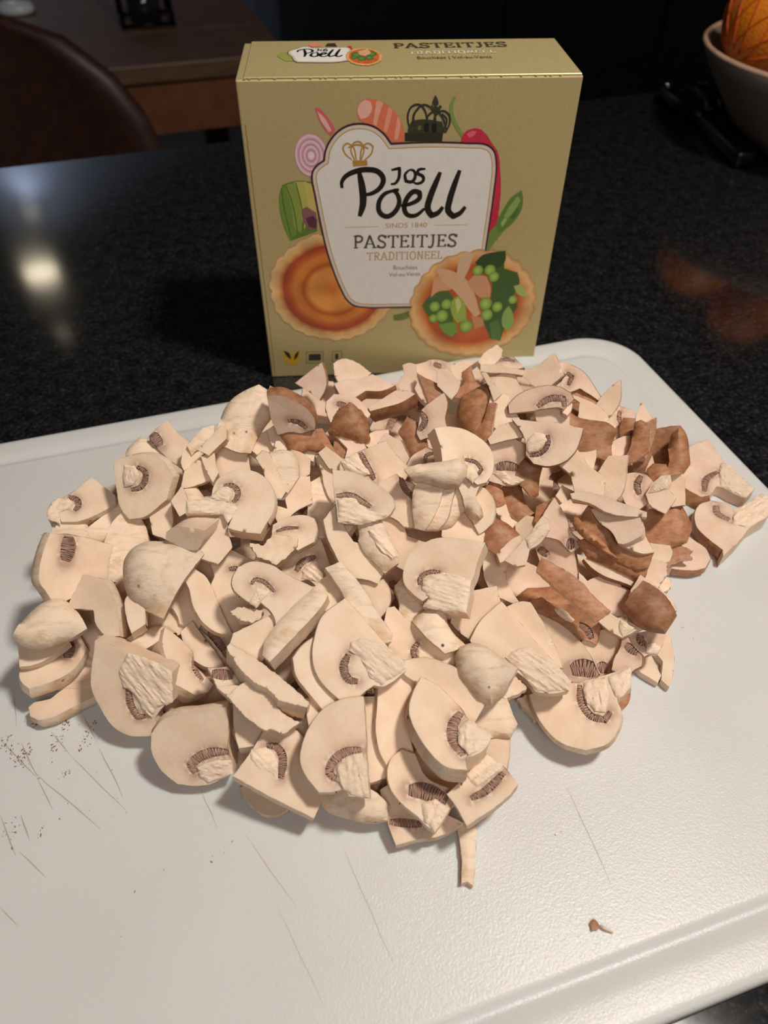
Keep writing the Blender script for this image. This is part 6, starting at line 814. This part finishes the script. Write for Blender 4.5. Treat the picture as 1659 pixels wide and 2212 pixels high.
# black hand tool beside the bowl
tl = empty('corkscrew', (0.300, 0.75, 0), (0, 0, math.atan2(.837-.657, .2917-.302))); tag(tl, 'black metal hinged corkscrew lying on the granite beside the bowl', 'corkscrew')
BP = simple('black_plastic', lin('0c0c10'), .35); STL = simple('steel', lin('b9c2d2'), .2, 1)
bm = bmesh.new(); add_box(bm, (-.045, 0, .008), (.10, .020, .015), 0, .005, 3); bm_obj('handle', bm, BP, tl, True)
for s in (-1, 1):
    v_, f_ = tube([(0, .004*s, .010), (.03, .014*s, .012), (.07, .018*s, .012), (.092, .012*s, .010)], [.007, .008, .007, .004], 12); am = mesh_obj('arm', v_, f_, BP, tl)
    v_, f_ = lathe([(0, .0), (.0035, 0), (.0032, .0015), (0, .002)], 12, (.072, .018*s, .0185)); mesh_obj('rivet', v_, f_, STL, am)
v_, f_ = lathe([(0, 0), (.004, 0), (.0036, .0015), (0, .002)], 12, (.004, 0, .0165)); mesh_obj('rivet', v_, f_, STL, tl)
pts = [(.012+.0011*i, .0042*math.cos(i*.75), .010+.0042*math.sin(i*.75)) for i in range(50)]; v_, f_ = tube(pts, .0011, 6); mesh_obj('screw', v_, f_, STL, tl)

# ------------------------------------------------------------------ pastry box
BXW, BXD, BXH, BXYAW = .15, .0558327, .1533043, 0.06509437
bx = empty('pastry_box', (-0.0646161, 0.3505041, 0), (0, 0, BXYAW)); tag(bx, 'gold cardboard box of pastry cases standing upright behind the mushrooms', 'box')
GOLD = NT('gold_cardboard'); gn = GOLD.noise(700, 3, .6); GOLD.col(GOLD.ramp(gn, [(.3, (.46, .365, .165)), (.7, (.52, .42, .20))])); GOLD.set(Roughness=.42, Metallic=.25); GOLD.bump(gn, .1, .0003); GOLD = GOLD.m
bm = bmesh.new(); add_box(bm, (BXW/2, BXD/2, BXH/2-.0004), (BXW, BXD, BXH-.0008), 0, .0007, 2); bm_obj('carton', bm, GOLD, bx)
bm = bmesh.new(); add_box(bm, (BXW/2+.0015, BXD/2+.0002, BXH-.0004), (BXW-.004, BXD-.0006, .0008), 0, .0003, 1); bm_obj('top_flap', bm, GOLD, bx)
bm = bmesh.new()
for i in range(66):
    if i % 3 != 2 and (i*7) % 5 < 3: add_box(bm, (.004+i*.00216, .0001, BXH-.0004), (.0011, .0004, .0004))
pf = bm_obj('perforation', bm, simple('torn_card_edge', lin('cdbd84'), .35, .3), bx); pf['kind'] = 'stuff'
box_obj('glue_seam', (.0022, -.00005, BXH*.45), (.0004, .0002, BXH*.86), simple('seam', lin('8d7a45'), .6), bx)
PRINT = NT('printed_ink'); at = PRINT.n('ShaderNodeVertexColor'); at.layer_name = 'ink'
PRINT.col(PRINT.mix(PRINT.noise(260, 5, .65), at.outputs[0], PRINT.mix(1.0, at.outputs[0], (.80, .78, .76), 'MULTIPLY'))); PRINT.set(Roughness=.42); PRINT = PRINT.m
SLAB = {'P': (.64, ['.15,0 .15,1', '.15,.97 .42,.97 .57,.88 .57,.62 .42,.5 .15,.5', '0,.03 .32,.03', '0,.97 .2,.97']), 'A': (.80, ['.06,0 .38,1 .72,0', '.18,.33 .58,.33', '-.06,.03 .22,.03', '.55,.03 .86,.03']),
 'S': (.64, ['.55,.8 .45,.95 .28,.98 .12,.9 .09,.74 .2,.58 .42,.46 .54,.3 .5,.1 .32,.02 .14,.06 .06,.2', '.56,1 .56,.76', '.05,0 .05,.24']), 'T': (.70, ['.35,0 .35,1', '.02,.96 .68,.96', '.03,1 .03,.78', '.67,1 .67,.78', '.2,.03 .5,.03']),
 'E': (.66, ['.14,0 .14,1', '0,.96 .58,.96', '.14,.52 .45,.52', '0,.04 .6,.04', '.57,1 .57,.8', '.6,0 .6,.22', '.45,.63 .45,.41']), 'I': (.34, ['.16,0 .16,1', '0,.03 .32,.03', '0,.97 .32,.97']),
 'J': (.48, ['.30,1 .30,.2 .24,.03 .1,-.02 .0,.08', '.14,.97 .46,.97']), 'R': (.72, ['.15,0 .15,1', '.15,.97 .42,.97 .57,.88 .57,.64 .42,.5 .15,.5', '.34,.5 .6,0', '0,.03 .32,.03', '0,.97 .2,.97', '.5,.03 .72,.03']),
 'D': (.74, ['.15,0 .15,1', '.15,.97 .4,.97 .6,.82 .66,.5 .6,.18 .4,.03 .15,.03', '0,.03 .2,.03', '0,.97 .2,.97']), 'O': (.78, ['.38,1 .16,.88 .07,.5 .16,.12 .38,0 .6,.12 .69,.5 .6,.88 .38,1']),
 'N': (.78, ['.13,0 .13,1', '.13,1 .62,0', '.62,0 .62,1', '0,.03 .28,.03', '.0,.97 .2,.97', '.5,.97 .76,.97']), 'L': (.62, ['.15,0 .15,1', '0,.04 .56,.04', '.56,0 .56,.24', '0,.97 .32,.97'])}
def parse2(s): return [tuple(float(v) for v in a.split(',')) for a in s.split()]
ART = {}                    # (plane, name, serial) -> list of (2-D verts, faces, colours, layer)
LAY = []
def layer(plane, pts):
    p = np.array(pts); bb = (p[:, 0].min(), p[:, 1].min(), p[:, 0].max(), p[:, 1].max()); L = 1
    for q, b, l in LAY:
        if q == plane and bb[0] < b[2] and bb[2] > b[0] and bb[1] < b[3] and bb[3] > b[1]: L = max(L, l+1)
    LAY.append((plane, bb, L)); return L
def put(plane, name, verts, faces, cols, lay):
    ART.setdefault((plane, name), []).append((verts, faces, cols, lay))
def fill(poly):
    r = delaunay_2d_cdt([Vector(p) for p in poly], [], [list(range(len(poly)))], 1, 1e-6); return [tuple(v) for v in r[0]], [tuple(f) for f in r[2]]
def inset(poly, d):
    p = np.array(poly); n = len(p); sg = 1 if area2(p) > 0 else -1; out = []
    for i in range(n):
        a = p[i]-p[i-2 if False else i-1]; b = p[(i+1) % n]-p[i]; na = np.array((-a[1], a[0]))/(np.linalg.norm(a)+1e-9); nb = np.array((-b[1], b[0]))/(np.linalg.norm(b)+1e-9)
        m = na+nb; m /= (np.linalg.norm(m)+1e-9); out.append(p[i]+m*sg*d/max(.5, m@na))
    return np.array(out)
def ribbon(plane, name, pts, w, col, taper, lay=None):
    L, R, c = stroke_poly(pts, w, taper, .4); n = len(L)
    put(plane, name, L+R, [(i, i+1, n+i+1, n+i) for i in range(n-1)], [col]*(2*n), lay or layer(plane, L+R))
TXT = []
for row in ART_DATA.strip().split('\n'):
    a = row.split('|'); kind, plane, name = a[:3]
    if kind == 'P':
        pts, _ = catmull(parse2(a[4]), True, 1.0, 50); v_, f_ = fill(pts); put(plane, name, v_, f_, [lin(a[3])]*len(v_), layer(plane, v_))
    elif kind == 'S': ribbon(plane, name, parse2(a[5]), float(a[4]), lin(a[3]), .45 if name == 'brand_lettering' else .2)
    elif kind == 'D':
        g = a[4].split(); cx, cy = map(float, g[0].split(',')); rx, ry, sc = float(g[1]), float(g[2]), int(g[3]); rings = [(float(q.split(':')[0]), lin(q.split(':')[1])) for q in a[3].split()]
        v_, f_, c_ = [], [], []; n = 96 if sc else 40
        for r, col in rings:
            for i in range(n):
                an = 2*PI*i/n; k = r*(1+(.045*abs(math.sin(an*sc/2)) if sc and r > .85 else 0)+(.03*noise.noise(Vector((math.cos(an)*2, math.sin(an)*2, r*7+cx))) if sc else .0)); v_.append((cx+rx*k*math.cos(an), cy+ry*k*math.sin(an))); d = 1+.35*noise.noise(Vector((math.cos(an)*3*r, math.sin(an)*3*r, cx))) if sc else 1; c_.append(tuple(min(1, q*d) for q in col))
        for j in range(len(rings)-1):
            for i in range(n): f_.append((j*n+i, j*n+(i+1) % n, (j+1)*n+(i+1) % n, (j+1)*n+i))
        put(plane, name, v_, f_, c_, layer(plane, v_))
    elif kind == 'B':
        pts, _ = catmull(parse2(a[4]), True, 1.0, 40); s = 1.0 if plane == 'F' else .5
        for d, col in ((0, a[3]), (.9*s, 'd8cdbf'), (2.2*s, 'c79d5c'), (2.7*s, 'e9e5de')):
            q = inset(pts, d) if d else pts; v_, f_ = fill(q); put(plane, name, v_, f_, [lin(col)]*len(v_), layer(plane, v_))
    elif kind == 'T':
        p0, p1, pt = [np.array(q) for q in parse2(a[6])]; X = p1-p0; Wt = np.linalg.norm(X); X /= Wt; Y = np.array((-X[1], X[0])); Hc = abs((pt-p0)@Y); txt = a[4].replace('~', '|')
        if a[5] == 'slab':
            tot = sum(SLAB[c][0] for c in txt)+.10*(len(txt)-1); kx = Wt/tot; x = 0; lay = layer(plane, [p0, p1, pt]); nm = name+':'+txt
            for c in txt:
                for s in SLAB[c][1]:
                    pts = [p0+X*kx*(x+u_)+Y*Hc*v_ for u_, v_ in parse2(s)]; horiz = abs((pts[-1]-pts[0])@X) > abs((pts[-1]-pts[0])@Y) and len(pts) == 2
                    ribbon(plane, nm, pts, Hc*(.09 if horiz else .165), lin(a[3]), 0, lay)
                x += SLAB[c][0]+.10
        else: TXT.append((plane, name, txt, p0, X, Y, Wt, Hc, lin(a[3]), layer(plane, [p0, p1, pt])))
def plane3(plane, q, z): return (q[0]/1000, -z, q[1]/1000) if plane == 'F' else (q[0]/1000, q[1]/1000, BXH+z)
BADGE = {}
for (plane, name), items in ART.items():
    vv, ff, cc = [], [], []
    for v_, f_, c_, lay in items:
        b0 = len(vv); z = .00006+.00002*lay+(.0001 if plane == 'T' else 0); vv += [plane3(plane, q, z) for q in v_]; ff += [tuple(i+b0 for i in f) for f in f_]; cc += c_
    o = mesh_obj(name.split(':')[0], vv, ff, PRINT, bx, smooth=False)
    if name == 'badge': BADGE[plane] = o
    elif name in ('crown_emblem', 'brand_lettering', 'divider_line') or (plane == 'F' and name.startswith('lettering')): o.parent = BADGE[plane]
    ca = o.data.color_attributes.new('ink', 'FLOAT_COLOR', 'POINT')
    ca.data.foreach_set('color', [x for c in cc for x in (*c, 1)])
for plane, name, txt, p0, X, Y, Wt, Hc, col, lay in TXT:
    cu = bpy.data.curves.new('t', 'FONT'); cu.body = txt; cu.size = 1; to = bpy.data.objects.new('t', cu); COL.objects.link(to); bpy.context.view_layer.update()
    me = bpy.data.meshes.new_from_object(to.evaluated_get(bpy.context.evaluated_depsgraph_get())); bpy.data.objects.remove(to)
    co = np.array([v.co[:2] for v in me.vertices]); wx = co[:, 0].max(); hy = .69; z = .00006+.00002*lay+(.0001 if plane == 'T' else 0)
    vv = [plane3(plane, p0+X*(c[0]/wx*Wt)+Y*(c[1]/hy*Hc), z) for c in co]; o = mesh_obj('lettering', vv, [tuple(p.vertices) for p in me.polygons], PRINT, BADGE['F'] if plane == 'F' else bx, smooth=False)
    ca = o.data.color_attributes.new('ink', 'FLOAT_COLOR', 'POINT'); ca.data.foreach_set('color', [x for c in vv for x in (*col, 1)])

# ------------------------------------------------------------------ mushrooms
def seg_dist(q, a, b):
    d = b-a; t = np.clip(((q-a)@d)/(d@d+1e-9), 0, 1); return np.linalg.norm(q-(a+t[:, None]*d), axis=1)
def nz(x, y, s, seed): return noise.noise(Vector((x*s, y*s, seed)))
def build_piece(root, seed, outline, flags, var, front, t, bulge, rough, gills, stems, flare=0.0, grid=1.5):
    """one cut piece in its own frame, millimetres: face in z=0, body below. Parts: flesh, skin, gills, stem."""
    if area2(outline) < 0: outline = outline[::-1]; flags = flags[::-1]; flags = flags[1:]+flags[:1]
    O2, src = catmull(outline, True, .7 if rough else 1.2); sk = [flags[s] for s in src]; n = len(O2)
    nrm = np.roll(O2, -1, 0)-np.roll(O2, 1, 0); nrm = np.stack([nrm[:, 1], -nrm[:, 0]], 1); nrm /= (np.linalg.norm(nrm, axis=1)[:, None]+1e-9)
    amp = np.array([(.10 if s else .15)+rough*.45 for s in sk]); jit = np.array([.6*nz(p[0], p[1], .45, seed)+1.0*nz(p[0], p[1], 1.5, seed+3) for p in O2])
    O2 = O2+nrm*(amp*jit)[:, None]
    # gill polygons
    gp = []
    for line, w in gills:
        L, R, c = stroke_poly(line, w, .42, 1.0); gp.append((np.array(L+R[::-1]), c, w))
    lo, hi = O2.min(0), O2.max(0)
    gx, gy = np.meshgrid(np.arange(lo[0]+.7, hi[0], grid), np.arange(lo[1]+.7, hi[1], grid)); G = np.stack([gx.ravel(), gy.ravel()], 1)
    rs = np.random.RandomState(int(seed*10) % 99991); G = G+rs.uniform(-.3, .3, G.shape)
    G = G[in_poly(G, O2)]
    if len(G):
        d = np.min([seg_dist(G, O2[i-1], O2[i]) for i in range(n)], 0); G = G[d > .55]
    cons = [list(range(n))]; pts = list(O2)
    for poly, c, w in gp:
        cons.append(list(range(len(pts), len(pts)+len(poly)))); pts += list(poly)
    ec = [(c[i-1], c[i]) for c in cons for i in range(len(c))]
    r = delaunay_2d_cdt([Vector(p) for p in pts]+[Vector(p) for p in G], ec, [], 0, 1e-5)
    V = np.array([tuple(v) for v in r[0]]); T = [tuple(f) for f in r[2]]
    if not T: return
    cen = np.array([V[list(f)].mean(0) for f in T]); ins = in_poly(cen, O2)
    ing = np.zeros(len(T), bool)
    for poly, c, w in gp: ing |= in_poly(cen, poly)
    skin_seg = [(O2[i], O2[(i+1) % n]) for i in range(n) if sk[i]]
    def height(q):
        q = np.atleast_2d(q); h = np.array([.22*nz(p[0], p[1], .12, seed+7)+.10*nz(p[0], p[1], .5, seed)+rough*.7*nz(p[0], p[1], .6, seed+1) for p in q])
        if bulge:
            segs = skin_seg or [(O2[i], O2[(i+1) % n]) for i in range(n)]
            d = np.min([seg_dist(q, a, b) for a, b in segs], 0); R_ = max(4.0, .5*min(hi-lo)); k = np.clip(d/R_, 0, 1)
            h = h+bulge*(np.sqrt(1-(1-k)**2)-.5)
        return h
    Z = height(V)
    for poly, c, w in gp:                                   # flesh swells slightly towards the gill chamber
        d = np.min([seg_dist(V, c[i-1], c[i]) for i in range(1, len(c))], 0); Z -= .35*np.exp(-np.maximum(0, d-w/2)/1.2)
    TI = np.zeros(len(V))
    for poly, c, w in gp:
        d = np.min([seg_dist(V, c[i-1], c[i]) for i in range(1, len(c))], 0); TI = np.maximum(TI, .75*np.exp(-np.maximum(0, d-w*.45)/1.1))
    fl_v, fl_f, sk_v, sk_f = [], [], [], []
    face_v, face_f = (sk_v, sk_f) if front == 's' else (fl_v, fl_f)
    for v, z in zip(V, Z): face_v.append((v[0], v[1], z))
    keep = [f for f, i_, g_ in zip(T, ins, ing) if i_ and not g_]
    face_f += keep
    gset = [f for f, i_, g_ in zip(T, ins, ing) if i_ and g_]
    # chamber walls
    if gset:
        dep = 1.7; ecount = {}
        for f in gset:
            for a, b in zip(f, f[1:]+f[:1]): ecount[(a, b)] = 1
        b0 = len(fl_v); mp = {}
        for (a, b) in ecount:
            if (b, a) in ecount: continue
            for q in (a, b):
                if q not in mp: mp[q] = len(fl_v); fl_v += [(V[q][0], V[q][1], Z[q]), (V[q][0], V[q][1], -dep)]
            fl_f.append((mp[a], mp[b], mp[b]+1, mp[a]+1))
    # sides
    hb = height(O2); back_sh = 0.0
    def ring(kind):
        return None
    steps = 5
    runs = {True: ([], []), False: ([], [])}
    for i in range(n):
        j = (i+1) % n; s = bool(sk[i]); tv, tf = (sk_v, sk_f) if (s and front != 's') or (s and front == 's') else (fl_v, fl_f)
        b0 = len(tv)
        for q in (i, j):
            ns = nrm[q]
            for k in range(steps):
                u_ = k/(steps-1)
                off = (math.sin(PI*min(1, u_*1.0))*.10*t+flare*u_-.12*t*u_*u_) if s else (.08*math.sin(u_*7+q))
                if front == 's' and s: off = .30*math.sin(PI*.5*u_)*t*.4-.35*t*u_*u_
                p = O2[q]+ns*off; zt = hb[q]; tv.append((p[0], p[1], zt+(-t-zt)*u_))
        for k in range(steps-1): tf.append((b0+k, b0+k+1, b0+steps+k+1, b0+steps+k))
    # back
    b0 = len(fl_v); bk = []
    for i in range(n):
        s = sk[i]; off = (flare-.12*t) if s else .08*math.sin(7+i)
        if front == 's' and s: off = .12*t-.35*t
        p = O2[i]+nrm[i]*off; bk.append(p)
    rb = delaunay_2d_cdt([Vector(p) for p in bk], [], [list(range(n))], 1, 1e-5)
    for v in rb[0]: fl_v.append((v[0], v[1], -t))
    fl_f += [tuple(b0+x for x in f[::-1]) for f in rb[2]]
    parts = []
    def mk(nm, v_, f_, mat, tint=None):
        me = bpy.data.meshes.new(nm); me.from_pydata([(x/1000, y/1000, z/1000) for x, y, z in v_], [], f_); me.materials.append(mat)
        if tint is not None: me.attributes.new('gill_tint', 'FLOAT', 'POINT').data.foreach_set('value', tint)
        bm = bmesh.new(); bm.from_mesh(me); bmesh.ops.remove_doubles(bm, verts=bm.verts, dist=1e-6)
        lo_ = [v for v in bm.verts if not v.link_faces]; bmesh.ops.delete(bm, geom=lo_, context='VERTS')
        for e in bm.edges:
            if len(e.link_faces) == 2 and e.calc_face_angle(0) > .75: e.smooth = False
        for f in bm.faces: f.smooth = True
        bm.to_mesh(me); bm.free()
        o = bpy.data.objects.new(nm, me); COL.objects.link(o); o.parent = root; parts.append(o); return o
    tn = [0.0]*len(fl_v)
    if front != 's': tn[:len(TI)] = list(TI)
    mk('flesh', fl_v, fl_f, FLESH[var], tn)
    if sk_f: mk('skin', sk_v, sk_f, SKIN[var])
    # gills: chamber floor and lamellae
    for poly, c, w in gp:
        fs = [f for f in gset if in_poly(V[list(f)].mean(0)[None], poly)[0]]
        if not fs: continue
        gv = [(v[0], v[1], -1.65) for v in V]; gf = list(fs)
        L = np.r_[0, np.cumsum(np.linalg.norm(np.diff(c, axis=0), axis=1))]; m = max(4, int(L[-1]/.45))
        for k in range(m):
            s = (k+.5)/m*L[-1]; p = np.array((np.interp(s, L, c[:, 0]), np.interp(s, L, c[:, 1]))); i_ = min(len(c)-2, max(0, np.searchsorted(L, s)-1)); td = c[i_+1]-c[i_]; td /= np.linalg.norm(td)+1e-9
            if not in_poly(p[None], O2)[0]: continue
            nn = np.array((-td[1], td[0])); td = td+nn*.25*nz(k*.7, seed, 1, 2); ww = w*(1-.42*abs(2*s/L[-1]-1)**2.5)*.5*.96; th = .12+.05*rs.rand(); top = -.10-.45*rs.rand()
            b0 = len(gv); nd = 4; skew = .5*rs.uniform(-1, 1)
            for side in (-1, 1):
                for e in range(nd+1):
                    a = -1+2*e/nd; q = p+nn*ww*a+td*(th*side+skew*.5*a); gv += [(q[0], q[1], -1.7), (q[0], q[1], top-.5*a*a)]
            for e in range(nd):
                for sd in (0, 1):
                    x = b0+sd*(nd+1)*2+e*2; gf.append((x, x+2, x+3, x+1) if sd == 0 else (x, x+1, x+3, x+2))
                x = b0+e*2+1; y = x+(nd+1)*2; gf.append((x, x+2, y+2, y))
        mk('gills', gv, gf, GILLS)
    # torn stem tissue standing proud of the face
    for sp in stems:
        S2, _ = catmull(sp, True, 1.0, 45)
        if area2(S2) < 0: S2 = S2[::-1]
        sn = np.roll(S2, -1, 0)-np.roll(S2, 1, 0); sn = np.stack([sn[:, 1], -sn[:, 0]], 1); sn /= (np.linalg.norm(sn, axis=1)[:, None]+1e-9)
        S2 = S2+sn*np.array([.45*nz(p[0], p[1], .7, seed+5) for p in S2])[:, None]
        lo2, hi2 = S2.min(0), S2.max(0); gx, gy = np.meshgrid(np.arange(lo2[0], hi2[0], .6), np.arange(lo2[1], hi2[1], .6)); Gs = np.stack([gx.ravel(), gy.ravel()], 1); Gs = Gs[in_poly(Gs, S2)]
        m = len(S2); r2 = delaunay_2d_cdt([Vector(p) for p in S2]+[Vector(p) for p in Gs], [], [list(range(m))], 1, 1e-5); v2 = np.array([tuple(v) for v in r2[0]])
        if not len(r2[2]): continue
        d = np.min([seg_dist(v2, S2[i-1], S2[i]) for i in range(m)], 0); k = np.clip(d/2.2, 0, 1); mx = v2-v2.mean(0); ax_ = np.linalg.svd(mx, full_matrices=False)[2][0]; al = mx@ax_; ac = mx@np.array((-ax_[1], ax_[0]))
        hh = height(v2); z2 = [h+.12+.75*np.sqrt(1-(1-q)**2)+.55*noise.noise(Vector((a*.12, b*1.1, seed)))+.30*noise.noise(Vector((a*.4, b*2.2, seed+4))) if q > 0 else h-.3 for h, q, a, b in zip(hh, k, al, ac)]
        mk('stem', [(v[0], v[1], z) for v, z in zip(v2, z2)], [tuple(f) for f in r2[2]], STEM)
    return parts
def parse_pts(s):
    p, f = [], []
    for tok in s.split():
        f.append(tok.endswith('s')); a, b = tok.rstrip('s').split(','); p.append((float(a), float(b)))
    return p, f
FLARE = {'brown-rimmed slice with stem pointing right, upper of the two on the rim': 3.5}
for idx, row in enumerate(PIECES.strip().split('\n')):
    nm, vf, t, b, ro, pos, nor, ax, ol, gl, sl, lab = row.split('|')
    N = Vector([float(x) for x in nor.split()]).normalized(); AX = Vector([float(x) for x in ax.split()]); AX = (AX-N*AX.dot(N)).normalized(); AY = N.cross(AX)
    Mx = Matrix((AX, AY, N)).transposed().to_4x4(); Mx.translation = Vector([float(x)/1000 for x in pos.split()])
    root = empty(nm); root.matrix_world = Mx; tag(root, lab, 'mushroom', 'white mushroom pieces in the pile' if vf[0] == 'w' else 'brown mushroom pieces in the pile')
    pts, fl = parse_pts(ol); gills = [(parse_pts(g.split(';')[0])[0], float(g.split(';')[1])) for g in gl.split('/') if g]; stems = [parse_pts(s)[0] for s in sl.split('/') if s]
    build_piece(root, idx*1.37+.5, pts, fl, vf[0], vf[1], float(t), float(b), float(ro), gills, stems, FLARE.get(lab, 0.0))
# slices buried deeper in the heap, glimpsed between the upper pieces
PROTO = [('-13,-3 -11,5s -5,9s 3,10s 10,7s 13,0s 12,-5s 6,-4 5,-9 -2,-9 -3,-4', ['-9,0 -3,2 5,2 9,-2;3']), ('-12,-6 -11,4s -3,9s 6,9s 12,2s 13,-6 2,-9', []), ('-13,-5 11,-8 13,-2 10,4 -11,6', []), ('-13,-9 -12,4s -3,11s 9,8s 13,-6 0,-12', ['-6,-2 2,3 8,-1;4'])]
made = {}
for fx, fy, fz, rx, ry, rz, pi, v, lab in FILL:
    key = (pi, v); root = empty('mushroom_slice', (fx/1000, fy/1000, fz/1000), (rx, ry, rz))
    tag(root, lab, 'mushroom', 'buried brown mushroom slices' if v == 'b' else 'buried cream mushroom slices')
    if key not in made:
        pts, fl = parse_pts(PROTO[pi][0]); gl = [(parse_pts(g.split(';')[0])[0], float(g.split(';')[1])) for g in PROTO[pi][1]]
        made[key] = build_piece(root, 400+pi*3+(v == 'b'), pts, fl, v, 'f', 5.0, 0, 0, gl, [])
    else:
        for p_ in made[key]:
            c = p_.copy(); COL.objects.link(c); c.parent = root
# loose crumbs
SOIL = simple('soil', lin('8a6650'), .9); vv, ff = [], []
rs = np.random.RandomState(5)
for cx, cy, sx, sy, n, r in CRUMBS:
    for i in range(n):
        x, y = cx+rs.normal()*sx, cy+rs.normal()*sy; rr = r*rs.uniform(.3, .85)/1000; b0 = len(vv); a0 = rs.uniform(0, 6)
        st = rs.uniform(1, 2.2)
        for k in range(4): vv.append((x/1000+rr*st*math.cos(a0+k*PI/2)*(1 if k % 2 == 0 else .45), y/1000+rr*st*math.sin(a0+k*PI/2)*(1 if k % 2 == 0 else .45), ZB+.00005))
        vv.append((x/1000, y/1000, ZB+.00005+rr*.5)); ff += [(b0+k, b0+(k+1) % 4, b0+4) for k in range(4)]
cr = mesh_obj('soil_crumbs', vv, ff, SOIL, None, smooth=False); tag(cr, 'scattered brown soil crumbs and smears on the white board', 'crumbs', kind='stuff')
rt = empty('mushroom_crumb'); x, y = CRUMB; rt.location = (x/1000, y/1000, ZB+.0012)
tag(rt, 'tiny brown-and-white mushroom crumb alone near the board\'s front groove', 'mushroom')
build_piece(rt, 77.7, [(-2.6, 1.2), (-1.4, 2.4), (-.2, 1.6), (.4, .4), (-.6, -.6), (-2.2, -.8)], [True]*6, 'b', 's', .8, .4, .3, [], [], grid=.7)
v_, f_ = tube([(.0003, .0005, -.0003), (.0016, -.0002, .0), (.0040, -.0012, -.0004)], [.0004, .0005, .0002], 6); mesh_obj('flesh', v_, f_, FLESH['w'], rt)
